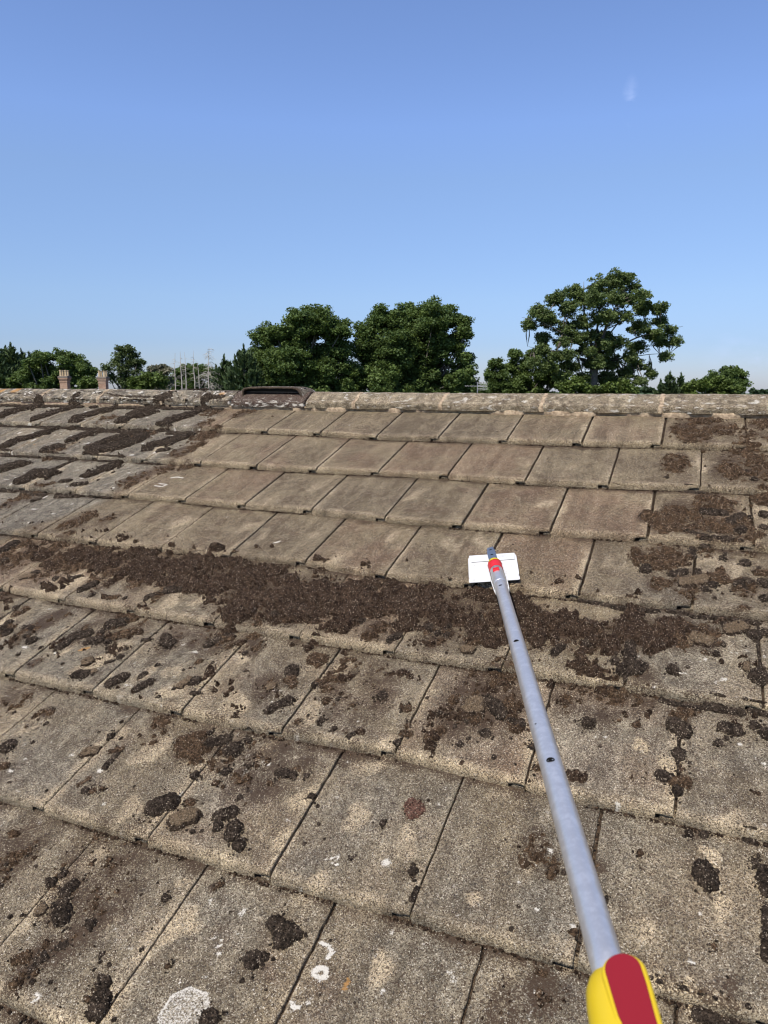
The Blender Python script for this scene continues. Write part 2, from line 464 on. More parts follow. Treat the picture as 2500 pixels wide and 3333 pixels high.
([(-2.656,-0.344),(-2.492,-0.348),(-2.397,-0.347)],0.008,'n',''),
([(-2.37,-0.349),(-2.121,-0.343)],0.009,'n',''),
([(-2.057,-0.352),(-1.788,-0.348)],0.01,'n',''),
([(-1.758,-0.346),(-1.522,-0.359)],0.01,'n',''),
([(-1.883,-0.374),(-1.637,-0.366)],0.01,'n',''),
([(-1.454,-0.37),(-1.287,-0.359)],0.012,'n',''),
([(-2.285,-0.684),(-2.215,-0.688)],0.02,'n',''),
([(-2.159,-0.688),(-2,-0.696)],0.012,'n',''),
([(-1.959,-0.683),(-1.757,-0.7)],0.014,'n',''),
([(-1.672,-0.683),(-1.496,-0.684)],0.012,'n',''),
([(-1.902,-1.037),(-1.816,-1.035)],0.012,'n',''),
([(-1.759,-1.042),(-1.625,-1.042)],0.015,'n',''),
([(-1.549,-1.05),(-1.433,-1.031)],0.015,'n',''),
([(-1.544,-1.365),(-1.434,-1.361)],0.008,'n',''),
([(0.736,-1.368),(0.787,-1.372),(0.833,-1.38)],0.01,'n',''),
([(0.842,-1.385),(0.894,-1.386),(0.945,-1.379)],0.011,'n',''),
([(0.97,-1.374),(1.019,-1.375)],0.009,'n',''),
([(1.028,-1.385),(1.108,-1.376),(1.186,-1.381)],0.01,'n',''),
([(0.974,-1.716),(1.014,-1.725),(1.053,-1.724)],0.01,'n',''),
([(1.108,-1.716),(1.141,-1.716)],0.012,'n',''),
([(1.162,-1.703),(1.193,-1.706)],0.013,'n',''),
([(0.981,-0.972),(1.062,-1.004),(1.154,-1.013)],0.009,'n','')]
BAND=[(-1.08,-1.482,0.032),(-1.024,-1.452,0.035),(-1.186,-1.469,0.026),(-1.276,-1.467,0.024),(-0.545,-1.415,0.043),(-0.223,-1.648,0.03),(-0.047,-1.612,0.03),(0.992,-1.484,0.017),(0.836,-1.552,0.021),(0.934,-1.523,0.021),(0.668,-1.567,0.026),(-0.946,-1.438,0.034),(-0.865,-1.44,0.04),(-0.775,-1.445,0.044),(-0.681,-1.459,0.055),(-0.586,-1.452,0.054),(-0.475,-1.47,0.058),(-0.364,-1.496,0.062),(-0.255,-1.528,0.065),(-0.217,-1.569,0.057),(-0.149,-1.53,0.057),(-0.069,-1.514,0.057),(0.022,-1.523,0.056),(0.102,-1.515,0.055),(0.171,-1.485,0.045),(0.227,-1.49,0.044),(0.306,-1.491,0.053),(0.383,-1.492,0.053),(0.453,-1.478,0.052),(0.522,-1.464,0.052),(0.511,-1.482,0.056),(0.611,-1.507,0.05),(0.67,-1.51,0.041),(0.725,-1.52,0.035),(0.791,-1.527,0.033),(0.851,-1.507,0.037),(0.903,-1.482,0.039),(0.951,-1.472,0.035),(0.982,-1.445,0.022),(0.117,-1.61,0.029),(0.493,-1.569,0.027),(-0.334,-1.51,0.059),(0.886,-1.443,0.031),(0.569,-1.423,0.033)]
DIRT=[(-1.276,-1.522,0.064),(-1.077,-1.58,0.05),(-0.814,-1.551,0.06),(-0.668,-1.562,0.042),(-0.552,-1.611,0.031),(-0.963,-1.879,0.035),(-0.873,-1.868,0.039),(-0.689,-1.828,0.044),(-0.294,-1.737,0.047),(-0.136,-1.726,0.05),(0.222,-1.634,0.042),(0.396,-1.611,0.05),(0.487,-1.599,0.041),(0.022,-1.906,0.044),(0.231,-2.116,0.038),(0.301,-1.84,0.052),(0.635,-1.838,0.048),(0.539,-1.899,0.048),(0.183,-1.847,0.043),(1.016,-1.288,0.041),(1.087,-1.202,0.033),(1.069,-1.454,0.047),(1.01,-1.453,0.047),(0.871,-1.125,0.03),(1.147,-1.382,0.034),(1.012,-1.766,0.03),(1.001,-1.234,0.042),(1.15,-1.247,0.032),(1.054,-1.029,0.04),(1.131,-0.988,0.04),(1.009,-0.244,0.063),(1.177,-0.357,0.051),(0.888,-0.893,0.03),(1.127,-0.888,0.051),(1.188,-1.002,0.041),(1.195,-0.231,0.053),(0.036,-2.136,0.041),(-0.078,-2.136,0.034),(-0.544,-2.155,0.025),(-0.073,-2.547,0.036),(-0.028,-2.626,0.034),(-0.035,-2.681,0.027),(0.12,-2.67,0.017),(-0.244,-2.49,0.032),(-1.949,-0.271,0.063),(-2.762,-0.03,0.057),(-1.945,-0.624,0.07),(-1.586,-0.428,0.07),(-1.686,-1.037,0.062),(-1.731,-1.129,0.061),(1.114,-2.347,0.014),(1.072,-2.394,0.025),(0.896,-2.187,0.014),(-1.348,-1.468,0.066),(-1.08,-1.498,0.086),(-0.992,-1.462,0.069),(-0.845,-1.781,0.045),(-0.601,-1.763,0.063),(-0.543,-1.751,0.044),(-0.375,-1.784,0.056),(-0.224,-1.759,0.05),(-0.685,-2.12,0.039),(-0.713,-1.981,0.018),(-1.006,-1.779,0.026),(0.288,-1.87,0.07),(0.291,-1.935,0.027),(0.56,-1.812,0.077),(0.617,-1.855,0.044),(0.171,-2.132,0.076),(0.09,-2.096,0.035),(-0.043,-2.106,0.057),(-0.187,-2.106,0.047),(-0.663,-2.118,0.048),(-0.712,-2.111,0.039),(0.119,-2.186,0.039),(-0.03,-2.448,0.058),(-0.13,-2.437,0.042),(-0.261,-2.516,0.039),(-0.308,-2.471,0.044),(0.026,-2.514,0.042),(0.003,-2.583,0.047),(-0.021,-2.528,0.029),(-0.126,-2.515,0.027),(0.202,-2.426,0.01),(0.608,-1.762,0.062),(0.776,-1.758,0.044),(0.859,-1.749,0.055),(0.929,-1.704,0.051),(0.952,-1.139,0.064),(0.937,-1.271,0.028),(1.039,-1.728,0.026),(0.774,-2.18,0.034),(0.81,-2.208,0.019),(0.881,-2.153,0.011),(0.843,-2.422,0.031),(1.015,-2.39,0.019),(1.114,-2.385,0.02),(1.032,-0.13,0.083),(0.965,-0.18,0.055),(1.116,-0.171,0.054),(1.247,-0.118,0.054),(1.258,-0.227,0.044),(0.953,-0.475,0.059),(1.13,-0.496,0.074),(1.218,-0.505,0.065),(1.206,-0.413,0.05),(0.976,-0.835,0.068),(1.059,-0.824,0.075),(0.939,-0.93,0.052),(1.094,-0.907,0.043),(1.021,-0.918,0.058),(1.224,-0.708,0.038),(0.788,-2.475,0.035),(-1.24,-0.829,0.062),(-1.193,-0.755,0.052),(-1.097,-0.71,0.036),(-1.261,-0.898,0.061),(-1.204,-0.56,0.065),(-1.224,-0.416,0.068),(-1.177,-0.344,0.046),(-1.244,-1.238,0.056),(-1.123,-1.183,0.037),(-1.374,-1.417,0.054),(-1.165,-0.075,0.06),(-1.359,-0.067,0.062),(-1.208,-1.39,0.053),(0.328,-2.063,0.021),(0.555,-1.763,0.029),(0.195,-1.782,0.04),(0.264,-1.773,0.035),(-0.093,-1.769,0.024),(-1.292,-0.281,0.048),(-1.18,-0.499,0.038)]
CREAM=[(1.069,-1.171,0.052),(1.1,-1.174,0.033),(0.979,-1.143,0.024),(1.007,-1.918,0.021),(1.038,-1.91,0.017),(1.083,-1.92,0.024),(0.95,-1.868,0.014),(0.797,-1.147,0.04),(1.081,-1.417,0.017),(1.098,-2.057,0.014),(1.133,-2.047,0.008),(0.865,-2.342,0.013),(0.89,-2.345,0.012),(1.036,-2.392,0.014),(1.051,-2.397,0.011),(1.061,-2.123,0.014),(1.071,-2.236,0.013),(1.089,-2.183,0.016),(1.052,-2.165,0.011),(0.945,-2.323,0.015),(-0.95,-1.619,0.035),(-0.497,-1.635,0.028),(-0.648,-1.873,0.021),(-0.519,-1.937,0.023),(-0.244,-1.881,0.026),(-0.231,-1.986,0.021),(-0.333,-1.928,0.022),(-0.816,-1.58,0.019),(-0.505,-1.856,0.019),(-1.019,-1.808,0.021),(-0.982,-1.842,0.025),(-1.386,-1.452,0.024),(-0.384,-1.604,0.02),(-0.044,-1.998,0.032),(-0.176,-2.182,0.023),(-0.311,-2.175,0.024),(-0.087,-2.339,0.024),(-0.087,-2.322,0.017),(-0.543,-2.178,0.021),(-0.431,-2.069,0.017),(-0.17,-2.19,0.023),(0.183,-1.975,0.023),(0.16,-1.961,0.014),(0.283,-2.192,0.016),(0.523,-2.232,0.018),(0.528,-2.257,0.018),(0.287,-2.308,0.015),(0.366,-2.064,0.025),(0.143,-2.065,0.026),(0.65,-2.096,0.015),(0.426,-2.196,0.023),(-0.046,-1.276,0.028),(-0.206,-1.195,0.029),(-0.415,-1.223,0.036),(-0.11,-1.106,0.03),(0.093,-1.121,0.023),(0.305,-1.151,0.033),(-0.13,-1.799,0.028),(0.162,-1.816,0.022),(0.068,-2.56,0.017),(0.17,-2.519,0.019),(0.166,-2.54,0.015),(-0.111,-2.468,0.017),(0.209,-2.487,0.019),(-0.122,-2.608,0.016),(-0.158,-2.525,0.01),(0.139,-2.448,0.013),(0.535,-2.233,0.018),(0.533,-2.259,0.018),(0.565,-2.482,0.019),(0.76,-2.242,0.017),(0.388,-2.387,0.018),(0.698,-2.314,0.01),(-0.818,-1.192,0.031),(-0.497,-1.153,0.026),(-0.044,-1.289,0.031),(-0.048,-1.061,0.025),(-0.385,-0.836,0.037),(-0.344,-0.771,0.023),(-1.65,-0.452,0.014),(-1.368,-0.559,0.034),(-1.969,-0.563,0.014),(-2.196,-0.522,0.018),(-1.539,-0.975,0.026),(-1.465,-0.83,0.032),(-1.777,-0.859,0.022),(0.604,-0.155,0.024),(0.542,-0.846,0.02),(0.383,-0.531,0.036),(0.321,-0.824,0.021),(0.064,-0.856,0.035),(1.039,-0.486,0.033),(1.007,-0.47,0.025),(1.164,-0.19,0.018),(1.208,-0.788,0.03),(1.184,-0.936,0.021),(0.398,-1.116,0.03),(0.775,-1.096,0.021)]
WHITE=[(0.284,-2.543,0.006),(0.512,-2.295,0.0115),(0.59,-2.511,0.0055),(0.618,-2.524,0.0036),(0.481,-2.567,0.0037),(0.458,-2.556,0.0028),(0.497,-2.509,0.0019),(0.483,-2.328,0.0025),(0.602,-2.523,0.003),(0.484,-2.474,0.0023),(-0.492,-0.232,0.0065),(-0.901,-0.125,0.0058),(-0.887,-0.437,0.0054),(-0.319,-1.251,0.0065),(-0.625,-1.097,0.0071),(-0.878,-1.135,0.0045),(-0.235,-2.262,0.0097),(-0.153,-2.34,0.0063),(1.181,-1.862,0.0062),(0.867,-1.869,0.0052),(0.846,-1.874,0.0037),(0.833,-1.888,0.0033),(0.883,-1.885,0.0033),(1.137,-1.817,0.0071),(-2.22,-0.122,0.0126),(-2.942,-0.051,0.0097),(-2.717,-0.076,0.0095),(-1.416,-0.472,0.0108),(-1.828,-0.532,0.0128),(-1.747,-0.359,0.0099),(-1.632,-0.228,0.0083),(-1.715,-0.196,0.0085),(0.403,-2.267,0.003),(0.309,-1.965,0.0044),(0.42,-2.338,0.0022),(1.068,-2.229,0.0051),(1.108,-2.21,0.003),(1.055,-2.321,0.0053),(1.062,-2.323,0.0034),(0.98,-2.319,0.0034),(1.026,-2.323,0.0024),(-0.007,-2.716,0.0023),(-0.087,-2.636,0.0025),(0.193,-2.624,0.0041),(0.247,-2.61,0.0035),(0.378,-2.578,0.0034),(0.235,-2.622,0.0023),(0.714,-0.458,0.0044),(1.146,-1.464,0.0042),(-0.781,-1.629,0.0042),(-0.618,-1.984,0.0045)]
ORANGE=[(-2.064,-0.24,0.009),(-2.004,-0.204,0.008),(-1.553,-0.16,0.01),(-1.543,-0.138,0.008),(-2.153,-0.574,0.008),(-0.626,-1.901,0.009),(-0.613,-1.891,0.01),(-0.507,-1.976,0.007),(0.527,-2.525,0.006),(0.527,-2.514,0.006)]
WLINES=[([(0.254,-2.524),(0.261,-2.517),(0.273,-2.518),(0.279,-2.528),(0.271,-2.535)],0.0024),([(0.011,-2.705),(0.019,-2.712),(0.017,-2.722)],0.0026),([(0.451,-2.467),(0.466,-2.468),(0.479,-2.476),(0.476,-2.49)],0.0033),([(0.463,-2.52),(0.468,-2.509),(0.482,-2.507),(0.488,-2.519),(0.478,-2.526),(0.463,-2.52)],0.0041),([(0.45,-2.574),(0.461,-2.582),(0.467,-2.578)],0.0034),([(0.393,-2.325),(0.415,-2.31),(0.422,-2.329)],0.0015),([(-1.111,-0.915),(-1.066,-0.923),(-1.056,-0.9),(-1.101,-0.893)],0.004),([(-1.089,-0.83),(-1.066,-0.814),(-1.027,-0.823)],0.004),([(-0.327,-1.254),(-0.31,-1.242)],0.0035)]
DISC=(0.287,-2.65,0.042)
JOINTS={1:[(-3,-3.003,-0.939),(-2,-2.026,-0.957),(-1,-1.026,-1.015),(0,-0.044,-1.011),(1,0.97,-1.004),(2,2.002,-1.005),(3,3.008,-0.983),(4,4.014,-0.964)],2:[(-3.5,-3.484,-2.004),(-2.5,-2.473,-2.018),(-1.5,-1.484,-2.031),(-0.5,-0.534,-2.008),(0.5,0.458,-2.006),(1.5,1.484,-2.033),(2.5,2.491,-2.019),(3.5,3.499,-1.978)],3:[(-3,-2.983,-2.971),(-2,-1.995,-2.988),(-1,-0.998,-2.989),(0,0.027,-3.031),(1,1.007,-3.035),(2,2.008,-3.03),(3,3.018,-3.008),(4,4.022,-3.026)],4:[(-4.5,-4.549,-3.994),(-3.5,-3.531,-3.995),(-2.5,-2.498,-3.981),(-1.5,-1.506,-3.968),(-0.5,-0.511,-3.956),(0.5,0.489,-4.018),(2.5,2.485,-4.002),(3.5,3.486,-3.993)],5:[(-4,-3.994,-4.959),(-3,-2.969,-5.001),(-2,-1.975,-4.998),(-1,-0.96,-4.997),(0,0.038,-4.999),(1,1.032,-5.01),(2,2.019,-5.007),(3,3.02,-4.998),(4,4.02,-4.995)],6:[(-2.5,-2.537,-6),(-1.5,-1.541,-6.001),(-0.5,-0.517,-6.016),(0.5,0.477,-6.01),(1.5,1.462,-5.979),(2.5,2.465,-6.005)],7:[(-1,-0.983,-7.017),(0,0.016,-7.018),(1,1.026,-7.013),(2,2.005,-6.989),(3,2.994,-6.984)],8:[(-0.5,-0.44,-8.03),(0.5,0.52,-8.03),(1.5,1.494,-8.03),(2.5,2.469,-8.03)]}
TREES=[('big_m1','broad',-31.9,55.41,[(-3.37,4.62,1.34),(-2.32,2.98,1.67),(-3.99,2.56,1.26),(-0.65,5.26,1.88),(1.44,5.88,1.51),(0.18,6.21,1.26),(3.32,5.48,1.05),(2.7,3.62,1.51),(-0.22,2.58,2.09),(1.46,1.55,1.67),(-2.31,0.91,1.67),(3.88,1.77,1),(-3.98,0.7,1.26),(-0.21,0.3,2.09),(3.77,0.32,1),(-2.24,5.04,0.67),(-3.36,3.39,1.05)]),
('big_m2','broad',-23.57,61.16,[(-4.34,5.44,1.21),(-2.62,6.3,1.42),(-0.46,6.52,1.64),(1.69,6.54,1.72),(3.63,6.67,1.29),(4.71,6.12,0.78),(4.85,5.19,0.6),(-3.9,3.53,1.64),(-1.31,3.97,2.16),(1.71,3.98,2.16),(3.86,4.33,1.12),(4.86,2.94,0.78),(5.08,1.87,0.69),(-1.73,1.42,2.16),(1.29,1.43,2.16),(4.09,1.23,1.42),(-4.53,1.19,1.42),(4.74,0.38,1.08)]),
('oak','oak',-8.23,68.73,[(1.45,10.44,0.82),(2.71,10.44,0.66),(3.5,9.9,0.41),(-0.13,9.96,0.82),(-2.01,9.49,0.82),(-3.74,8.7,0.76),(-5.47,7.45,0.76),(-6.02,6.36,0.57),(-4.36,6.84,0.82),(-2.79,7.78,0.82),(-0.75,8.56,0.95),(1.14,8.73,0.95),(2.87,8.73,0.79),(3.97,8.89,0.41),(4.14,7.81,0.79),(5.4,7.74,0.6),(6.03,6.73,0.57),(6.98,5.96,0.47),(6.36,5.02,0.66),(7.38,4.87,0.41),(6.52,3.55,0.5),(5.09,5.48,0.66),(3.83,6.1,0.66),(2.09,7.02,0.72),(0.2,7.01,0.82),(-1.37,6.69,0.82),(-2.78,5.91,0.69),(-4.67,5.13,0.66),(-4.98,4.04,0.6),(-3.25,3.58,0.63),(-2.45,2.81,0.54),(4.31,4.39,0.66),(3.05,3.45,0.69),(4.63,2.68,0.57),(5.58,1.91,0.47),(3.38,2.06,0.66),(1.8,2.83,0.69),(1.49,1.43,0.82),(-0.72,1.42,0.76),(4.17,1.28,0.5),(0.52,5.62,0.57),(-1.67,2.5,0.47),(-0.73,5.3,0.63),(0.69,4.53,0.63),(-1.04,4.06,0.63),(1.16,3.76,0.69),(0.22,2.82,0.69),(-1.99,5.14,0.63),(-3.09,4.82,0.57),(2.1,4.85,0.63),(-4.03,3.42,0.47),(-5.76,2.95,0.54),(1.47,5.31,0.69),(-0.41,2.97,0.63),(-4.34,2.49,0.63),(-2.92,1.72,0.69),(3.07,1.28,0.63)]),
('sm1','broad',-18.17,71.12,[(-0.1,2.76,0.58),(-0.61,1.66,0.68),(0.42,1.66,0.75),(-0.09,0.64,0.86),(0.77,0.48,0.68)]),
('sm2','broad',-15.47,73.36,[(-1.32,3.83,0.59),(-1.75,2.54,0.76),(-0.19,2.89,0.76),(0.68,3.75,0.69),(-0.53,1.52,1.15),(1.38,1.7,0.94),(2.76,2.22,0.76),(3.12,1.02,0.94),(-1.56,0.66,0.97),(0.69,0.5,1.04),(2.07,2.73,0.59)]),
('bush','light',-5.95,66.4,[(-0.6,0.33,0.51),(0.75,0.56,0.51),(1.51,0.19,0.45),(-1.51,0.1,0.45),(-0,0.03,0.6)]),
('bush2','light',-9.28,64.98,[(-0,0.61,0.66),(-0.91,0.31,0.6),(0.9,0.24,0.54)]),
('conR','conifer',-1.8,83.58,[(-0.19,1.85,0.82),(1,1.68,0.66),(-1.19,1.04,0.55),(0.36,1.14,0.73)]),
('round','broad',4.11,94.9,[(-0.21,2.36,0.88),(1.09,2.37,0.84),(-1.31,1.56,0.96),(1.7,1.38,0.72),(0.4,1.08,1.21),(-2.41,0.86,0.88),(-1.21,0.67,1)]),
('frontR','light',2.06,78.61,[(0.33,0.83,0.74),(1.52,0.66,0.84),(-1.02,0.65,0.71),(-2.03,0.48,0.57),(2.53,0.25,0.61)]),
('far1','far',-10.79,189.88,[(-0.21,0.48,0.99),(1.23,0.21,0.82),(-1.65,0.19,0.66)]),
('far2','far',17.55,245.97,[(-1.51,-0.12,1.1),(0.5,-0.16,1),(2.51,-0.44,1)]),
('conL1','conifer',-63.64,51.85,[(-0.02,4.31,1.13),(-0.75,4.07,0.97)]),
('conL2','conifer',-63.88,50.65,[(-0.05,3.86,0.96),(-0.57,3.46,0.96)]),
('conL3','conifer',-64.53,53.68,[(-0.02,3.81,0.83),(0.9,3.53,0.5)]),
('darkL','broad',-56.99,51.38,[(-1.95,2.55,0.65),(-0.79,2.94,0.65),(0.3,3.22,0.62),(1.38,2.79,0.68),(2.4,2.11,0.78),(3.17,1.65,0.47),(-2.8,1.55,0.87),(-1.25,1.71,1.02),(0.3,1.72,1.02),(1.86,1.19,0.84),(-4.04,0.78,0.87),(-2.49,0.63,0.87),(-0.31,0.64,0.78),(-2.03,3.24,0.28)]),
('feath','airy',-49.68,52.28,[(-0.24,3.71,0.39),(0.51,3.76,0.39),(-0.32,3.19,0.54),(0.74,3.19,0.6),(-0.77,2.51,0.6),(0.89,2.52,0.66),(-1.37,2.06,0.51),(-0.16,1.85,0.75),(1.2,1.7,0.66),(-1.21,1.1,0.6),(0.15,0.96,0.75),(1.5,2.6,0.24)]),
('byel','light',-46.53,44.8,[(-0.07,0.64,0.4),(0.33,0.51,0.35),(-0.4,0.38,0.35)]),
('b3','light2',-45.34,49.71,[(-0.57,0.7,0.65),(0.71,1.06,0.65),(1.56,0.78,0.65),(0.28,0.49,0.57)]),
('beige','beige',-66.64,78.13,[(-0.01,2.8,0.82),(-1.09,2.63,0.65),(0.96,2.53,0.65),(-0.22,1.99,0.86)]),
('fgreen','broad',-72,92.38,[(-1.01,3.16,1.04),(0.73,3.04,1.09),(-2.24,2.78,0.99),(2.22,2.56,1.09),(-0.01,1.82,1.49),(-2.98,1.56,0.99),(2.72,1.34,0.99)]),
('conM1','conifer',-35.62,51.64,[(-0.04,3.61,1.03),(-0.77,2.69,0.69),(0.61,2.97,0.83)]),
('conM2','conifer',-38.4,52.66,[(-0.04,2.77,0.78),(-0.72,1.93,0.57),(0.56,2.21,0.64)])]
DEAD=[(-40.13,48.06,3.05),(-38.45,46.58,3.08),(-38.75,47.55,3.1),(-38.71,48.7,3.25),(-37.02,47.03,2.26),(-35.05,45.86,3.34)]
# ------------------------------------------------------------------ numpy noise
def _h(ix, iy, iz, seed):
    n = (ix.astype(np.int64)*374761393 + iy.astype(np.int64)*668265263 + iz.astype(np.int64)*2147483647 + seed*974634777) & 0xffffffff
    n = ((n ^ (n >> 13))*1274126177) & 0xffffffff
    n = ((n ^ (n >> 16))*2246822519) & 0xffffffff
    return ((n ^ (n >> 15)) & 0xffffff)/float(0xffffff)
def vn(x, y, z=0.0, seed=0):
    x, y, z = np.broadcast_arrays(np.asarray(x, float), np.asarray(y, float), np.asarray(z, float))
    ix, iy, iz = np.floor(x), np.floor(y), np.floor(z)
    fx, fy, fz = x-ix, y-iy, z-iz
    fx, fy, fz = (t*t*(3-2*t) for t in (fx, fy, fz))
    r = 0
    for a in (0, 1):
        for b in (0, 1):
            for c in ((0, 1) if np.any(fz) else (0,)):
                r = r + _h(ix+a, iy+b, iz+c, seed)*(fx if a else 1-fx)*(fy if b else 1-fy)*(fz if c else 1-fz)
    return r
def fbm(x, y, z=0.0, o=4, seed=0, g=.5):
    s = 0; a = 1; t = 0
    for k in range(o):
        s = s + a*vn(np.asarray(x)*2**k, np.asarray(y)*2**k, np.asarray(z)*2**k, seed+k*17); t += a; a *= g
    return s/t
def sstep(a, b, x):
    t = np.clip((x-a)/(b-a), 0, 1); return t*t*(3-2*t)

# ------------------------------------------------------------------ roof frame: U along the ridge, V up the slope, W off the slope (metres)
PC, PS = math.cos(.36547), math.sin(.36547)
def toworld(U, V, W):
    return np.stack([U, V*PC-W*PS, V*PS+W*PC], -1)
TW, G, TH = .295, .33962, .024
NROW = 13
def nose(j, U):
    U = np.asarray(U, float)
    if j <= 0: return np.zeros_like(U)+.004
    if j in JOINTS:
        t = JOINTS[j]; v = np.interp(U, [a[1]*TW for a in t], [a[2] for a in t])
        return v*G + .002*(fbm(U*2, j*3.7, 0, 2, 3)-.5)
    return -j*G + .006*(fbm(U*1.3, j*3.7, 0, 2, 3)-.5) + 0*U
def joints_of(j, u0, u1):
    off = 0.0 if j % 2 else .5
    t = dict((a[0], a[1]) for a in JOINTS.get(j, []))
    mean = np.mean([b-a for a, b in t.items()]) if t else .01*((j*7) % 5-2)
    out = []
    k = math.floor(u0/TW)-1
    while True:
        x = k+off
        u = t.get(x, x+mean+.012*math.sin(x*5.1+j))*TW
        if u > u1: break
        if u >= u0: out.append(u)
        k += 1
    return out
RV = [-.034, -.030, -.022, .0, .04, .094, .2]; RWW = [-.003, .012, .019, .027, .034, .036, -.003]
def surf(U, V):
    U = np.asarray(U, float); V = np.asarray(V, float)
    W = np.full(np.broadcast(U, V).shape, -TH*.5)
    top = nose(0, U)
    for j in range(1, NROW+1):
        n = nose(j, U); m = (V >= n) & (V < top)
        W = np.where(m, -TH*(V-n)/(top-n), W); top = n
    return np.where(V > -.033, np.interp(V, RV, RWW), W)

# ------------------------------------------------------------------ fields painted by growth and dirt (all real stains)
def discs(L, U, V, k=1.0):
    r = np.zeros(U.shape)
    for u, v, rr in L:
        d2 = (U-u)**2+((V-v)*.62)**2
        m = d2 < (rr*1.6/k)**2
        if m.any(): r[m] = np.maximum(r[m], 1-sstep(.45, 1.55, np.sqrt(d2[m])/rr*k))
    return r
def seg_d(pts, U, V):
    d = np.full(U.shape, 9.0)
    if len(pts) == 1: return np.hypot(U-pts[0][0], V-pts[0][1])
    for (a, b), (c, e) in zip(pts[:-1], pts[1:]):
        L = (c-a)**2+(e-b)**2 + 1e-12
        t = np.clip(((U-a)*(c-a)+(V-b)*(e-b))/L, 0, 1)
        d = np.minimum(d, np.hypot(U-a-t*(c-a), V-b-t*(e-b)))
    return d
_rr = random.Random(5)
DIRT += [(_rr.uniform(1.55, 3.0), _rr.uniform(-2.6, -.15), _rr.uniform(.04, .10)) for _ in range(34)]
GREYD = [(1.03, -1.58, .22), (1.11, -1.81, .25), (.88, -1.92, .2), (1.0, -2.23, .25), (1.07, -2.4, .25), (.85, -2.25, .12), (-.67, -1.99, .12), (-.37, -1.94, .2), (-.41, -2.25, .2), (.25, -2.6, .15), (.63, -2.48, .15), (.42, -2.23, .12), (-.8, -1.9, .2), (.1, -2.1, .15), (-.9, -2.3, .2)]
def band_f(U, V):
    n = fbm(U*9, V*9, 0, 4, 11)-.5; m = fbm(U*40, V*40, 0, 3, 12)-.5
    return np.clip(discs(BAND, U+n*.07, V+n*.05, .82)+n*.35+m*.35*1.0*(discs(BAND, U, V, .7) > .02), 0, 1)
def fields(U, V):
    n1 = fbm(U*7, V*7, 0, 4, 5)-.5; n2 = fbm(U*30, V*30, 0, 3, 8)-.5
    Ud, Vd = U+n1*.05, V+n1*.05
    dirt = discs(DIRT, Ud, Vd)
    dirt = np.clip(dirt*(.72+n1*1.0+n2*1.2), 0, 1)
    band = band_f(U, V)
    n3 = fbm(U*19, V*13, 0, 4, 9)
    cream = np.clip(discs(CREAM, U+n1*.13+n2*.02, V+n1*.13+n2*.02, .85)*sstep(.22, .66, n3)*(.75+.5*np.maximum(sstep(-1.3, -1.6, V), sstep(.75, .95, U))), 0, 1)
    cream = np.maximum(cream, .38*sstep(.56, .80, fbm(U*8+3, V*5, 0, 4, 33)))
    b = np.interp(V, [-1.6, -1.34, -1.154, -.943, -.636, -.319, -.083, .1], [-1.9, -1.442, -1.32, -1.276, -1.203, -1.235, -1.349, -1.36])
    grey = sstep(.03, -.05, U-b+n1*.12)
    grey = np.maximum(grey, .75*np.clip(discs(GREYD, Ud, Vd)*(.8+n1*1.5), 0, 1))
    grey = np.maximum(grey, sstep(1.15, 1.6, U)*.6)
    grey = np.maximum(grey, sstep(-1.45, -1.75, V)*(.35+n1*.9))
    white = np.zeros(U.shape)
    for u, v, r in WHITE:
        d = np.hypot(U-u, V-v); m = d < r*2.2
        if m.any(): white[m] = np.maximum(white[m], 1.15-d[m]/r*.75)
    for p, r in WLINES:
        d = seg_d(p, U, V); m = d < r*2.5
        if m.any(): white[m] = np.maximum(white[m], 1.2-d[m]/r*.6)
    white *= .95+.6*n2
    du, dv, dr = DISC
    d = np.hypot(U-du, V-dv)/dr*(1+.12*n1)
    white = np.maximum(white, np.where(d < 1.08, np.where(d > .9, .70, .54), 0))
    # small scattered lichen specks on the uncleaned, grey tiles
    sp = fbm(U*46, V*46, 0, 2, 31)
    white = np.maximum(white, np.clip((sp-.70)*4.5, 0, 1)*(.25+.75*grey))
    orange = np.zeros(U.shape)
    for u, v, r in ORANGE:
        d = np.hypot(U-u, V-v); m = d < r*2.2
        if m.any(): orange[m] = np.maximum(orange[m], 1.2-d[m]/r*.7)
    return dirt, np.clip(cream, 0, 1), np.clip(grey, 0, 1), np.clip(white, 0, 1.2), orange, band

# ------------------------------------------------------------------ mesh helpers
def mesh_np(name, V, F, mat, parent=None, attrs=None, smooth=False, loc=None):
    V = np.asarray(V, np.float32)
    if loc is not None: V = V-np.asarray(loc, np.float32)
    me = bpy.data.meshes.new(name); F = np.asarray(F, np.int32); k = F.shape[1]
    me.vertices.add(len(V)); me.vertices.foreach_set('co', V.ravel())
    me.loops.add(F.size); me.loops.foreach_set('vertex_index', F.ravel())
    me.polygons.add(len(F)); me.polygons.foreach_set('loop_start', np.arange(0, F.size, k, dtype=np.int32))
    me.polygons.foreach_set('loop_total', np.full(len(F), k, np.int32))
    if smooth: me.polygons.foreach_set('use_smooth', np.ones(len(F), bool))
    for an, A in (attrs or {}).items():
        at = me.attributes.new(an, 'FLOAT_COLOR', 'POINT')
        at.data.foreach_set('color', np.asarray(A, np.float32).ravel())
    me.update(calc_edges=True); me.validate()
    me.materials.append(mat)
    o = bpy.data.objects.new(name, me); COL.objects.link(o)
    if loc is not None: o.location = loc
    if parent is not None:
        o.parent = parent
        if loc is None: o.matrix_parent_inverse = Matrix.Translation(parent.location).inverted() if parent.type == 'EMPTY' else Matrix()
    return o
def tag(o, label=None, cat=None, group=None, kind=None):
    if label: o['label'] = label
    if cat: o['category'] = cat
    if group: o['group'] = group
    if kind: o['kind'] = kind
    return o
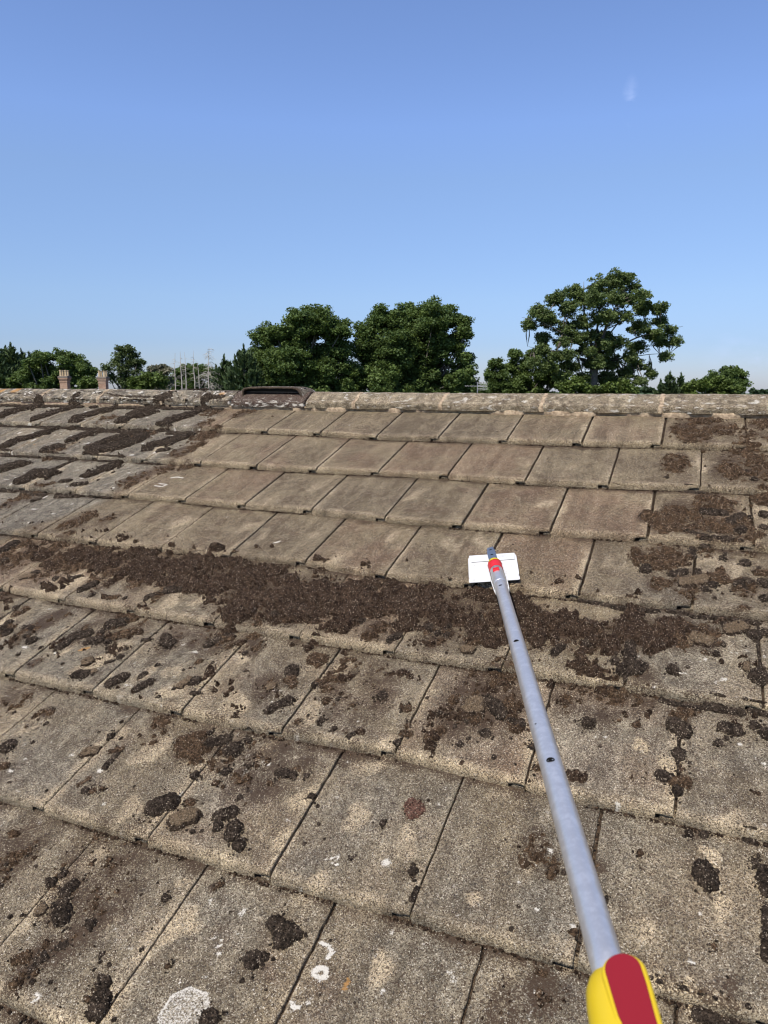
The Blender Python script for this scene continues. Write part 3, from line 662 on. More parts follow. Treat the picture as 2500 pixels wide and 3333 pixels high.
def empty(name, loc, label, cat, group=None, rz=0):
    o = bpy.data.objects.new(name, None); COL.objects.link(o); o.location = loc; o.rotation_euler = (0, 0, rz)
    o.empty_display_size = .2
    return tag(o, label, cat, group)
class MB:
    def __init__(s): s.v = []; s.f = []
    def add(s, v, f):
        n = len(s.v); s.v += [tuple(map(float, p)) for p in v]; s.f += [tuple(i+n for i in q) for q in f]; return s
    def box(s, c, d, rz=0, M=None):
        x, y, z = (t/2 for t in d); P = []
        for a in (-1, 1):
            for b in (-1, 1):
                for e in (-1, 1):
                    p = Vector((a*x, b*y, e*z))
                    if rz: p = Matrix.Rotation(rz, 3, 'Z') @ p
                    if M is not None: p = M @ p
                    P.append(Vector(c)+p)
        return s.add(P, [(0, 1, 3, 2), (4, 6, 7, 5), (0, 4, 5, 1), (2, 3, 7, 6), (0, 2, 6, 4), (1, 5, 7, 3)])
    def tube(s, P, R, n=12, cap=True):
        P = [Vector(p) for p in P]; rings = []
        for i, p in enumerate(P):
            t = (P[min(i+1, len(P)-1)]-P[max(i-1, 0)]).normalized()
            a = t.cross(Vector((0, 0, 1)) if abs(t.z) < .9 else Vector((1, 0, 0))).normalized(); b = t.cross(a)
            rr = R[i] if isinstance(R, (list, tuple)) else R
            rings.append([p+(a*math.cos(2*math.pi*k/n)+b*math.sin(2*math.pi*k/n))*rr for k in range(n)])
        v = [q for r in rings for q in r]; f = []
        for i in range(len(P)-1):
            for k in range(n): f.append((i*n+k, i*n+(k+1) % n, (i+1)*n+(k+1) % n, (i+1)*n+k))
        if cap: f.append(tuple(range(n))[::-1]); f.append(tuple((len(P)-1)*n+k for k in range(n)))
        return s.add(v, f)
    def prism(s, poly, h, M):     # poly in local xy, extruded h in local z, M 4x4
        n = len(poly); v = [M @ Vector((x, y, 0)) for x, y in poly]+[M @ Vector((x, y, h)) for x, y in poly]
        return s.add(v, [tuple(range(n))[::-1], tuple(range(n, 2*n))]+[(i, (i+1) % n, n+(i+1) % n, n+i) for i in range(n)])
    def build(s, name, mat, parent=None, smooth=False, bevel=0, seg=2, angle=None):
        me = bpy.data.meshes.new(name); me.from_pydata(s.v, [], s.f); me.update(); me.materials.append(mat)
        if smooth:
            for p in me.polygons: p.use_smooth = True
        o = bpy.data.objects.new(name, me); COL.objects.link(o)
        if bevel:
            b = o.modifiers.new('b', 'BEVEL'); b.width = bevel; b.segments = seg; b.limit_method = 'ANGLE'; b.angle_limit = math.radians(40)
        if parent is not None: o.parent = parent
        return o

# ------------------------------------------------------------------ materials
class NM:
    def __init__(s, name):
        s.m = bpy.data.materials.new(name); s.m.use_nodes = True; s.t = s.m.node_tree
        s.b = s.t.nodes['Principled BSDF']
    def n(s, t, **k):
        q = s.t.nodes.new(t)
        for a, b in k.items(): setattr(q, a, b)
        return q
    def l(s, a, b): s.t.links.new(a, b)
    def pos(s):
        return s.n('ShaderNodeNewGeometry').outputs['Position']
    def noise(s, sc, det=3, ro=.55, vec=None, dist=0):
        q = s.n('ShaderNodeTexNoise'); q.inputs['Scale'].default_value = sc; q.inputs['Detail'].default_value = det
        q.inputs['Roughness'].default_value = ro; q.inputs['Distortion'].default_value = dist
        s.l(vec if vec is not None else s.pos(), q.inputs['Vector']); return q.outputs[0]
    def vor(s, sc, out='Color', feat='F1'):
        q = s.n('ShaderNodeTexVoronoi', feature=feat); q.inputs['Scale'].default_value = sc; s.l(s.pos(), q.inputs['Vector']); return q.outputs[out]
    def mr(s, x, a, b, c=0, d=1, smooth=True):
        q = s.n('ShaderNodeMapRange'); q.interpolation_type = 'SMOOTHSTEP' if smooth else 'LINEAR'
        for i, v in zip((1, 2, 3, 4), (a, b, c, d)): q.inputs[i].default_value = v
        s.l(x, q.inputs[0]); return q.outputs[0]
    def ma(s, op, x, y=None, z=None):
        q = s.n('ShaderNodeMath', operation=op)
        for i, v in enumerate((x, y, z)):
            if v is None: continue
            if isinstance(v, (int, float)): q.inputs[i].default_value = v
            else: s.l(v, q.inputs[i])
        return q.outputs[0]
    def mix(s, f, a, b, blend='MIX'):
        q = s.n('ShaderNodeMix', data_type='RGBA', blend_type=blend)
        for i, v in ((0, f), (6, a), (7, b)):
            if isinstance(v, (int, float)): q.inputs[i].default_value = v
            elif isinstance(v, tuple): q.inputs[i].default_value = v+(1,) if len(v) == 3 else v
            else: s.l(v, q.inputs[i])
        return q.outputs[2]
    def attr(s, name):
        q = s.n('ShaderNodeAttribute', attribute_name=name); sp = s.n('ShaderNodeSeparateColor'); s.l(q.outputs['Color'], sp.inputs[0])
        return sp.outputs[0], sp.outputs[1], sp.outputs[2], q.outputs['Alpha']
    def bump(s, h, dist, st=1):
        q = s.n('ShaderNodeBump'); q.inputs['Distance'].default_value = dist; q.inputs['Strength'].default_value = st
        s.l(h, q.inputs['Height']); s.l(q.outputs[0], s.b.inputs['Normal'])
    def fin(s, col, rough=.9, metal=0, spec=.3):
        if isinstance(col, tuple): s.b.inputs['Base Color'].default_value = col+(1,)
        else: s.l(col, s.b.inputs['Base Color'])
        if isinstance(rough, (int, float)): s.b.inputs['Roughness'].default_value = rough
        else: s.l(rough, s.b.inputs['Roughness'])
        s.b.inputs['Metallic'].default_value = metal; s.b.inputs['Specular IOR Level'].default_value = spec
        return s.m

def concrete(ridge=False, red=False):
    M = NM('weathered_concrete' + ('_ridge' if ridge else '') + ('_vent' if red else ''))
    dirt, cream, grey, white = M.attr('fa'); orange, band, edge, tone = M.attr('fb')
    nb = M.noise(5, 4, .6); nm_ = M.noise(28, 4, .65); nf = M.noise(150, 3, .7)
    base = M.mix(M.mr(nb, .35, .65), (.152, .114, .069), (.232, .182, .110))
    base = M.mix(M.mr(nm_, .35, .75, 0, .8), base, (.30, .243, .155))
    base = M.mix(M.mr(M.noise(9, 3, .6, dist=.6), .52, .74, 0, .6), base, (.125, .075, .048))
    base = M.mix(M.mr(M.ma('ADD', tone, M.ma('MULTIPLY', M.ma('SUBTRACT', M.noise(6, 3, .6), .5), 1.4)), .55, 1.05, 0, .60), base, (.195, .118, .076))
    if red: base = (.055, .021, .015)
    gcol = M.mix(M.mr(nm_, .32, .70), (.134, .122, .096), (.33, .30, .235))
    gcol = M.mix(M.mr(nb, .5, .7, 0, .5), gcol, (.10, .088, .073))
    col = M.mix(M.ma('MULTIPLY', grey, .9), base, gcol)
    if ridge and not red: col = M.mix(M.mr(nm_, .42, .66, 0, .9), col, (.50, .42, .29))
    cell9 = M.n('ShaderNodeSeparateColor'); M.l(M.vor(950), cell9.inputs[0]); c0, c1_, c2_ = cell9.outputs
    cell5 = M.n('ShaderNodeSeparateColor'); M.l(M.vor(520), cell5.inputs[0]); d0, d1_, d2_ = cell5.outputs
    cf = M.mr(M.ma('ADD', cream, M.ma('MULTIPLY', M.ma('SUBTRACT', M.ma('ADD', nf, c1_), 1.0), .22)), .05, .95)
    col = M.mix(M.ma('MULTIPLY', cf, .92), col, (.50, .405, .27))
    # exposed aggregate: every grain its own tone
    col = M.mix(1.0, col, M.mix(c0, (.48, .47, .46), (1.50, 1.50, 1.48)), 'MULTIPLY')
    col = M.mix(1.0, col, M.mix(d0, (.80, .80, .80), (1.2, 1.2, 1.2)), 'MULTIPLY')
    col = M.mix(M.mr(d1_, .955, .97, 0, .9), col, (.48, .43, .34))
    col = M.mix(M.mr(c2_, .945, .96, 0, .95), col, (.62, .57, .47))
    col = M.mix(M.mr(d2_, .93, .95, 0, .85), col, (.035, .029, .025))
    mpv = M.n('ShaderNodeMapping'); mpv.inputs['Scale'].default_value = (26, 2.6, 2.6); M.l(M.pos(), mpv.inputs[0])
    stk = M.noise(1.0, 4, .6, vec=mpv.outputs[0])
    col = M.mix(1.0, col, M.mix(M.mr(stk, .3, .7), (.80, .79, .78), (1.17, 1.17, 1.16)), 'MULTIPLY')
    col = M.mix(1.0, col, M.mix(tone, (.87, .87, .88), (1.10, 1.09, 1.06)), 'MULTIPLY')
    d7 = M.n('ShaderNodeSeparateColor'); M.l(M.vor(230), d7.inputs[0])
    col = M.mix(1.0, col, M.mix(d7.outputs[0], (.85, .85, .85), (1.16, 1.16, 1.15)), 'MULTIPLY')
    col = M.mix(1.0, col, M.mix(M.mr(nf, .3, .7), (.70, .69, .68), (1.28, 1.28, 1.28)), 'MULTIPLY')
    # peat-brown staining and moss dust
    df = M.mr(M.ma('ADD', dirt, M.ma('MULTIPLY', M.ma('SUBTRACT', M.ma('ADD', M.ma('MULTIPLY', nf, .9), M.ma('MULTIPLY', d0, .9)), .9), 1.35)), .30, .60)
    col = M.mix(M.ma('MULTIPLY', df, .92), col, M.mix(nm_, (.032, .019, .011), (.070, .042, .025)))
    col = M.mix(M.ma('MULTIPLY', M.mr(M.noise(60, 4, .7), .58, .68), M.ma('ADD', M.ma('MULTIPLY', grey, .6), .22)), col, (.045, .037, .031))
    lf = M.mr(M.ma('ADD', white, M.ma('MULTIPLY', M.ma('SUBTRACT', M.noise(300, 4, .8), .5), 2.0)), .46, .72)
    col = M.mix(lf, col, (.60, .56, .48))
    of = M.mr(M.ma('ADD', orange, M.ma('MULTIPLY', M.ma('SUBTRACT', nf, .5), 1.6)), .50, .75)
    col = M.mix(M.ma('MULTIPLY', of, .72), col, (.42, .21, .055))
    h = M.ma('ADD', M.ma('MULTIPLY', c0, .30), M.ma('ADD', M.ma('MULTIPLY', nf, 1.0), M.ma('MULTIPLY', d0, .35)))
    M.bump(h, .0035, 1.0)
    return M.fin(col, .92, 0, .25)
MC = concrete(); MCR = concrete(ridge=True); MCV = concrete(ridge=True, red=True)
def mossmat(name, a, b, top=None):
    M = NM(name); n = M.noise(55, 4, .65); nf = M.noise(420, 3, .75)
    c = M.mix(M.mr(n, .3, .7), a, b); c = M.mix(1.0, c, M.mix(M.mr(M.noise(170, 3, .7), .32, .68), (.45, .44, .43), (1.6, 1.58, 1.55)), 'MULTIPLY')
    if top:
        hh = M.attr('fa')[0]
        c = M.mix(M.mr(M.ma('ADD', hh, M.ma('MULTIPLY', M.ma('SUBTRACT', n, .5), .5)), .45, .75), c, top)
    sep = M.n('ShaderNodeSeparateColor'); M.l(M.vor(520), sep.inputs[0])
    c = M.mix(1.0, c, M.mix(sep.outputs[0], (.45, .45, .45), (1.7, 1.7, 1.7)), 'MULTIPLY')
    c = M.mix(M.mr(sep.outputs[1], .955, .975), c, (.34, .28, .21))
    M.bump(M.ma('ADD', nf, M.ma('MULTIPLY', M.vor(480, 'Distance'), .8)), .004, 1)
    return M.fin(c, .98, 0, .1)
MK = mossmat('moss_black', (.019, .014, .010), (.056, .042, .031))
MBR = mossmat('moss_brown', (.036, .023, .014), (.092, .060, .036))
MR = mossmat('moss_reddish', (.08, .042, .030), (.13, .075, .055))
MT = mossmat('moss_tan', (.030, .022, .016), (.055, .038, .026), (.135, .098, .062))
MP = mossmat('moss_debris', (.024, .015, .010), (.062, .041, .027))
MSTRIP = mossmat('moss_strip', (.018, .013, .009), (.040, .029, .020))
MAT_OF = {'k': MK, 'b': MBR, 'r': MR, 't': MT, 's': MSTRIP, 'n': MK}

# ------------------------------------------------------------------ the house that carries the roof
GZ = -7.0
UL, UR = -7.2, 4.25
house = empty('house', (-1.5, .07, GZ), 'house under the mossy concrete tiled roof that fills the foreground', 'house')
HL = Vector(house.location)
def hp(o):
    o.parent = house; o.matrix_parent_inverse = Matrix.Translation(-HL); return o

def grid_faces(nr, nc, off=0):
    i = np.arange(nr-1)[:, None]*nc+np.arange(nc-1)[None, :]+off
    return np.stack([i, i+1, i+nc+1, i+nc], -1).reshape(-1, 4)
VV = []; FF = []; AA = []; BB = []; nv = 0
rng = np.random.default_rng(4)
def push(P, F, fa, fb):
    global nv
    VV.append(P.reshape(-1, 3)); FF.append(F+nv); AA.append(fa.reshape(-1, 4)); BB.append(fb.reshape(-1, 4)); nv += P.size//3
JL = []
for j in range(1, NROW+1):
    J = [UL]+joints_of(j, UL+.12, UR-.12)+[UR]
    for i in range(len(J)-1):
        a, b = J[i], J[i+1]; uc = (a+b)/2; vc = -(j-.5)*G
        inview = (-3.6+.2*(j-1) < uc < 2.2) and j <= 9
        st = (.0052 if j >= 5 else .0075) if inview else .06
        gx = .0008 if j < 5 else 0; gl = .0016+gx+.0026*rng.random(); gr = .0014+gx+.0026*rng.random()
        if inview and i > 0: JL.append((j, a))
        NOTCH = .034
        ins = max(3, int((b-a-gl-gr-.006-NOTCH)/st)); inn = max(2, int(NOTCH/st))
        cu = [a+gl, a+gl, a+gl+.0008]+list(np.linspace(a+gl+.003, b-gr-NOTCH, ins))
        cu += [b-gr-NOTCH+.0006]+list(np.linspace(b-gr-NOTCH+.004, b-gr-.003, inn))+[b-gr-.0008, b-gr, b-gr]
        cu = np.array(cu); cw = np.zeros(len(cu)); cw[0] = cw[-1] = -.020; cw[1] = cw[-2] = -.0032; cw[2] = cw[-3] = -.0008
        jit = rng.normal(0, .0012); skew = rng.normal(0, .003)
        vn_ = nose(j, cu)+jit+skew*(cu-uc)/.15*.5; vt = nose(j-1, cu)+.022 if j > 1 else nose(0, cu)+.03
        nb_ = max(4, int(G/st))
        prof = [(-.0085, -TH), (-.0080, -.017), (-.0065, -.0095), (-.0035, -.0035), (.0005, -.0008), (.006, 0.)]
        tt = np.linspace(.035, 1, nb_)
        rows_v = [vn_+p[0] for p in prof]+[vn_+(vt-vn_)*t for t in tt]
        rows_w = [np.full(len(cu), p[1]) for p in prof]
        Gl = np.maximum(nose(j-1, cu)-nose(j, cu), .2)
        for k in range(len(prof)): rows_w[k] = rows_w[k]+np.where(k >= 5, -TH*.006/Gl, 0)
        rows_w += [-TH*(r-vn_)/Gl for r in rows_v[len(prof):]]
        V = np.array(rows_v); W = np.array(rows_w); U = np.broadcast_to(cu, V.shape).copy()
        # interlock notch: the last stretch of the nosing has no lower half
        nt_ = (cu > b-gr-NOTCH+.0003) & (j > 0)
        lip = -.0105-.003*vn(cu*160, j*7.1, 0, 9)
        for k in range(3):
            W[k] = np.where(nt_, lip-.0 if k == 0 else np.maximum(W[k], lip+.0015*k), W[k]); V[k] = np.where(nt_ & (k < 2), V[k]+.003, V[k])
        W += np.broadcast_to(cw, W.shape)*np.array([0 if k < 1 else .8 if k < 3 else 1 for k in range(len(W))])[:, None]
        # wear
        q = 1.0 if inview else 0
        e = np.array([1 if k < 7 else 0 for k in range(len(W))])[:, None]
        W += q*((fbm(U*11, V*11, j, 3, 2)-.5)*.0022+(fbm(U*120, V*120, j, 2, 6)-.5)*.0013)
        V += q*e*((fbm(U*55, W*90, j, 3, 21)-.5)*.0045)
        eu = (np.arange(len(cu)) < 3)*1.0+(np.arange(len(cu)) >= len(cu)-3)*1.0
        U += q*eu*(fbm(V*50, j+U*4, 0, 3, 22)-.5)*.0035
        tilt = rng.normal(0, .0007); W += tilt*(U-uc)/.15
        D, C_, Gy, Wh, Or, Bd = fields(U, V)
        dl, dr_ = U-a, b-U
        tl = (V-vn_)/Gl
        ne = fbm(U*16, V*16, j, 3, 40); amp = .30+.70*rng.random()
        C_ = np.maximum(C_, np.clip(amp*np.exp(-np.minimum(dl, dr_)/.020)*(.1+1.3*ne)*sstep(1.05, .5, tl)*1.5, 0, 1))
        C_ = np.maximum(C_, np.where(tl < .06, (.62 if j > 4 else .45)+.8*(ne-.5)-.2*Gy, 0)*sstep(.075, .02, tl))
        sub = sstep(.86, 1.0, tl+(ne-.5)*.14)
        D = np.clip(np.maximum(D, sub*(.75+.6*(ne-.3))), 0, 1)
        D = np.maximum(D, .9*Bd)
        # cleaned tiles: brown wash left by the scraper
        wash = sstep(.1, -.25, U-.2-99*(j > 4))*0
        D = np.maximum(D, .22+.3*(fbm(U*5, V*5, j*1.7, 3, 50)-.5) if j <= 4 else .16)
        D[:3] = np.maximum(D[:3]*.6, .05)
        tone = np.full(U.shape, rng.random())
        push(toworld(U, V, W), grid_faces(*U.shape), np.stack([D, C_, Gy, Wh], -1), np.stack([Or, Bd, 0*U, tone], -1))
        # interlocking lug of the neighbour, seen in the notch
        if inview and i < len(J)-2:
            lu = np.linspace(b-.023-.006*rng.random(), b+.004, 9); v0 = nose(j, lu)+.0005
            pr = [(-.0045, -TH), (-.005, -.019), (-.003, -.0145), (.003, -.0125), (.02, -.0125)]
            V2 = np.array([v0+p[0] for p in pr]); W2 = np.array([np.full(9, p[1]) for p in pr])+(fbm(lu*170, j, 0, 2, 3)-.5)*.005*np.array([0, 1, 1, 1, 1])[:, None]
            U2 = np.broadcast_to(lu, V2.shape).copy(); z = 0*U2
            push(toworld(U2, V2, W2), grid_faces(*U2.shape), np.stack([z+.25, z+.35, z+.2, z], -1), np.stack([z, z, z, z], -1))
    # dirt-filled bed under the joints; its dark front skirt paints the shaded notch void
    cu = np.arange(UL+.005, UR-.004, .035); n0 = nose(j, cu); n1 = nose(j-1, cu)+.02
    rv = [n0+.024, n0+.0165, n0+.016]+[n0+(n1-n0)*t for t in (.2, .5, .8, 1)]
    V = np.array(rv); Gl = G
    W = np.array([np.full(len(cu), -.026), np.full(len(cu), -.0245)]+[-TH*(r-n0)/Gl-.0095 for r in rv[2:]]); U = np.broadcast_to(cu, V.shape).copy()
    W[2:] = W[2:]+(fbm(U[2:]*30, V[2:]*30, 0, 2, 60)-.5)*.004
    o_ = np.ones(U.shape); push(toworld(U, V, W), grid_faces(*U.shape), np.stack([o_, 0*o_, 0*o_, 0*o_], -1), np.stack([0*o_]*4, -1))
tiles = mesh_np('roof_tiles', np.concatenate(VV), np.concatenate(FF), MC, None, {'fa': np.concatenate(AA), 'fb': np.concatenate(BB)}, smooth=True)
hp(tiles)

# back slope, plain courses of the same tile
MBACK = NM('back_slope_tile'); MBACK = MBACK.fin(MBACK.mix(MBACK.mr(MBACK.noise(14, 5, .6), .35, .65), (.14, .12, .10), (.25, .22, .17)), .92)
mb = MB()
A1 = .14+.004
for j in range(NROW):
    s0, s1 = .03+j*G, .03+(j+1)*G
    def bp(s, w): return (A1+s*PC-.02+w*PS, .045-s*PS+w*PC-.055)
    y0, z0 = bp(s0, -TH); y1, z1 = bp(s1, 0); y2, z2 = bp(s1+.008, -TH)
    u = UL
    k = 0 if j % 2 else .5
    while u < UR:
        u2 = min(UR, u+TW*(k or 1)); k = 1
        mb.add([(u+.002, y0, z0), (u2-.002, y0, z0), (u2-.002, y1, z1), (u+.002, y1, z1), (u2-.002, y2, z2), (u+.002, y2, z2)], [(0, 1, 2, 3), (3, 2, 4, 5)])
        u = u2
hp(mb.build('back_roof_tiles', MBACK))

# ridge tiles (angle-round), bedded in mortar
RY = [-.0315, -.0345, -.0335, -.0285, -.018, .006, .032, .055, .075, .095, .118, .144, .168, .178, .183, .184, .181]
RZ = [-.020, -.004, .006, .0125, .0185, .0345, .0485, .0575, .0605, .0575, .0485, .0345, .0185, .0125, .006, -.004, -.020]
def ridge_z(u): return .0012+.0022*min(abs(u-.1), 2.2)**2*.9
def ridge_mesh(name, u0, u1, mat, seed, greyv, red=False, lift=0, yscale=1):
    st = .006 if -3.6 < (u0+u1)/2 < 1.8 else .05
    cu = np.concatenate([[u0, u0], np.arange(u0+.003, u1-.003, st), [u1-.003, u1, u1]])
    s_ = np.linspace(0, len(RY)-1, int((len(RY)-1)*(5 if st < .01 else 1))+1)
    y = np.interp(s_, range(len(RY)), RY); z = np.interp(s_, range(len(RZ)), RZ)
    U = np.broadcast_to(cu, (len(s_), len(cu))).copy(); Y = np.broadcast_to(y[:, None], U.shape).copy(); Z = np.broadcast_to(z[:, None], U.shape).copy()
    cy, cz = .075, -.01
    n = (fbm(U*14, s_[:, None]*.5, seed, 3, 70)-.5)*.006+(fbm(U*70, s_[:, None]*2.6, seed, 3, 71)-.5)*.0035
    sh = 1+(n+lift)/.09
    sh[:, 0] *= .72; sh[:, -1] *= .72; sh[:, 1] -= .03; sh[:, -2] -= .03
    Y = cy+(Y-cy)*sh; Z = cz+(Z-cz)*sh
    Z += np.array([ridge_z(t) for t in cu])[None, :]
    U += (fbm(s_[:, None]*.6, U*0, seed, 2, 72)-.5)*.006
    n1 = fbm(U*10, s_[:, None]*.45, seed, 4, 74); n2 = fbm(U*45, s_[:, None]*1.6, seed, 3, 75)
    dirt = np.clip((n1-.50)*2.2+(n2-.5)*1.4, 0, 1)*(1. if greyv > .5 else .5)+(.16 if greyv > .5 else .05)
    cream = np.clip((n1-.3)*1.4, 0, 1)*(.25 if greyv > .5 else 1.)
    white = np.clip((n2-.50)*3.6, 0, 1)*(.8 if greyv > .5 else .7)
    if red:
        fr = sstep(.0, .9, (Z-.0)/.05); white = np.clip(n2*1.7-.42-.62*fr, 0, 1); cream = 0*U; dirt = 0*U+.02
    orange = 0*U
    for ou, oz, r in ORANGE_RIDGE:
        orange = np.maximum(orange, np.where(Y < .08, 1.25-np.hypot(U-ou, (Z-oz)*1.3)/r*.7, 0))
    fa = np.stack([dirt, cream, 0*U+greyv, white], -1); fb = np.stack([np.clip(orange, 0, 1.2), 0*U, 0*U, 0*U], -1)
    o = mesh_np(name, np.stack([U, Y, Z], -1).reshape(-1, 3), grid_faces(*U.shape), mat, None, {'fa': fa.reshape(-1, 4), 'fb': fb.reshape(-1, 4)}, smooth=True)
    return hp(o)
RJ = [-.832, -.557, -.107, .3655, .8645, 1.36]
while RJ[-1] < UR-.2: RJ.append(RJ[-1]+.47)
RJ[-1] = UR
LJ = [-1.285]
while LJ[-1] > UL+.25: LJ.append(LJ[-1]-.455)
LJ[-1] = UL
LJ = LJ[::-1]
k = 0
for J in (LJ, RJ):
    for a, b in zip(J[:-1], J[1:]):
        k += 1; gv = 1.0 if b < -1.2 else .22
        ridge_mesh('ridge_tile', a+.006, b-.006, MCR, k, gv)
# mortar: joint fillets and the bed under the lower edge
MMORT = NM('mortar')
_n = MMORT.noise(60, 4, .7)
MMORT.bump(MMORT.noise(150, 3, .7), .004, 1)
MMORT = MMORT.fin(MMORT.mix(MMORT.mr(_n, .35, .7), (.20, .145, .095), (.46, .36, .24)), .95)
for J in RJ[1:6]+LJ[8:-1]:
    cu = np.linspace(J-.013, J+.013, 7); idx = np.arange(0, len(RY))
    U = np.broadcast_to(cu, (len(idx), 7)).copy(); Y = np.broadcast_to(np.array(RY)[:, None], U.shape).copy(); Z = np.broadcast_to(np.array(RZ)[:, None], U.shape).copy()
    sh = 1+np.array([-.05, .004, .014, .018, .014, .004, -.05])[None, :]+(fbm(U*80, idx[:, None]*.9, 0, 2, 81)-.5)*.035
    Y = .075+(Y-.075)*sh; Z = -.01+(Z+.01)*sh+ridge_z(J); U = U+(fbm(idx[:, None]*.8, U*0+J, 0, 2, 82)-.5)*.016
    hp(mesh_np('mortar_joint', np.stack([U, Y, Z], -1).reshape(-1, 3), grid_faces(*U.shape), MMORT, None, None, True))
cu = np.arange(UL+.02, UR-.02, .006)
edge = fbm(cu*9, cu*0, 0, 4, 83)
rows = []
for d, wz in ((.0, -.004), (.25, .004), (.7, .0045), (1.0, -.006)):
    ext = np.clip((edge-.52)*.09, -.006, .012)*(cu > -.9)-.001
    V = -.030-(ext+.004)*d
    rows.append(toworld(cu, V, np.full(len(cu), wz)+(fbm(cu*60, cu*0+d*5, 0, 2, 84)-.5)*.003-TH*.9+.006+.0*d+ .014*(1-d)))
P = np.array(rows)
hp(mesh_np('mortar_bed', P.reshape(-1, 3), grid_faces(4, len(cu)), MMORT, None, None, True))

# ridge vent with its raised hood
vent = bpy.data.objects.new('ridge_vent', None); COL.objects.link(vent); vent.location = (-1.086, .075, .03); hp(vent); vent.matrix_parent_inverse = Matrix.Translation(-HL)
def vp(o): o.parent = vent; o.matrix_parent_inverse = Matrix.Translation(-Vector((-1.086, .075, .03))) ; return o
vb = ridge_mesh('vent_base', -1.279, -.838, MCV, 91, .2, red=True, lift=.002); vp(vb)
def hood():
    prof = [(-.163, .040), (-.163, .062), (-.161, .078), (-.153, .088), (-.135, .092), (-.07, .0935), (0, .094), (.07, .0935), (.125, .092), (.140, .087), (.150, .078), (.156, .062), (.163, .040)]
    xo = np.interp(np.linspace(0, 12, 73), range(13), [p[0] for p in prof]); zo = np.interp(np.linspace(0, 12, 73), range(13), [p[1] for p in prof])
    ys = [.004, .001, .004, .012]+list(np.linspace(.02, .13, 18))+[.138, .146, .149, .146]
    V = []
    n = len(ys)
    R = []
    for i, y in enumerate(ys):
        sh = -.010 if i in (0, n-1) else (-.004 if i in (1, n-2) else 0)
        x = xo.copy(); z = zo.copy()
        x = x*(1+sh/.16); z = z+sh*(z > .07)
        z = z+(fbm(xo*70, y*70+0*xo, 0, 3, 95)-.5)*.005*(zo > .05)
        flare = .035*np.sin(max(0, min(1, (y-.01)/.06))*math.pi/2)*(1-np.clip((z-.03)/.06, 0, 1))
        x = x+np.sign(x)*flare*(np.abs(x) > .12)
        R.append(np.stack([x*1.13-1.047, np.full(len(x), y), z-.008+ridge_z(-1.08)-.004*(abs(y-.075)/.07)**2], -1))
    # inner skin
    I = []
    for y in (.012, .14):
        x = xo*(1-.007/.15); z = zo-.015; I.append(np.stack([x*1.13-1.047, np.full(len(x), y), z], -1))
    P = np.array(R); F = grid_faces(len(ys), 73); Q = np.array(I)
    # join inner skin at both mouths
    V = np.concatenate([P.reshape(-1, 3), Q.reshape(-1, 3)]); b = len(ys)*73
    F2 = grid_faces(2, 73, b); i = np.arange(72)
    F3 = np.stack([i, i+1, b+i+1, b+i], -1); F4 = np.stack([(len(ys)-1)*73+i, b+73+i, b+73+i+1, (len(ys)-1)*73+i+1], -1)
    F = np.concatenate([F, F2[:, ::-1], F3[:, ::-1], F4[:, ::-1]])
    n1 = fbm(V[:, 0]*60, V[:, 1]*60, V[:, 2]*60, 3, 96)
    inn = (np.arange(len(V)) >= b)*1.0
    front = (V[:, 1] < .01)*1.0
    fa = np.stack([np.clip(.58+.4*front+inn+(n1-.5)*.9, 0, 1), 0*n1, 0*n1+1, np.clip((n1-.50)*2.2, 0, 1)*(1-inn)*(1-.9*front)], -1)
    return mesh_np('vent_hood', V, F, MC, None, {'fa': fa, 'fb': fa*0}, True)
vp(hood())
MBLK = NM('dark_plastic').fin((.010, .009, .009), .55, 0, .4)
b_ = MB(); b_.box((-1.047, .060, .057), (.340, .012, .050)); vp(b_.build('vent_baffle', MBLK))
for zz in (.060, .071):
    b_ = MB(); b_.box((-1.047, .018, zz), (.342, .010, .0035)); vp(b_.build('louvre_bar', MBLK, bevel=.001))
# walls, gables, eaves
MBRK = NM('brickwork'); t_ = MBRK.n('ShaderNodeTexBrick'); t_.inputs['Scale'].default_value = 4.4; t_.inputs['Color1'].default_value = (.25, .15, .10, 1); t_.inputs['Color2'].default_value = (.34, .23, .16, 1); t_.inputs['Mortar'].default_value = (.35, .31, .26, 1)
t_.inputs['Mortar Size'].default_value = .012; t_.inputs['Brick Width'].default_value = 1.0; t_.inputs['Row Height'].default_value = .33
tm = MBRK.n('ShaderNodeCombineXYZ'); ts = MBRK.n('ShaderNodeSeparateXYZ'); MBRK.l(MBRK.pos(), ts.inputs[0]); MBRK.l(MBRK.ma('ADD', ts.outputs[0], ts.outputs[1]), tm.inputs[0]); MBRK.l(ts.outputs[2], tm.inputs[1]); MBRK.l(tm.outputs[0], t_.inputs[0])
MBRK = MBRK.fin(MBRK.mix(.35, t_.outputs[0], MBRK.noise(20, 4), 'MULTIPLY') if False else t_.outputs[0], .9)
MWHITE = NM('white_paint').fin((.78, .77, .74), .45)
MGLASS = NM('window_glass').fin((.03, .035, .04), .05, 0, .6)
ye = -NROW*G*PC+.25; ze = -NROW*G*PS-.04; yb = .15+(.07-ye)-.07
w_ = MB()
def wall(x0, x1, y0, y1, zt): w_.box(((x0+x1)/2, (y0+y1)/2, (GZ+zt)/2), (abs(x1-x0), abs(y1-y0), zt-GZ))
wall(UL+.1, UR-.1, ye, ye+.25, ze-.05); wall(UL+.1, UR-.1, yb-.25, yb, ze-.05)
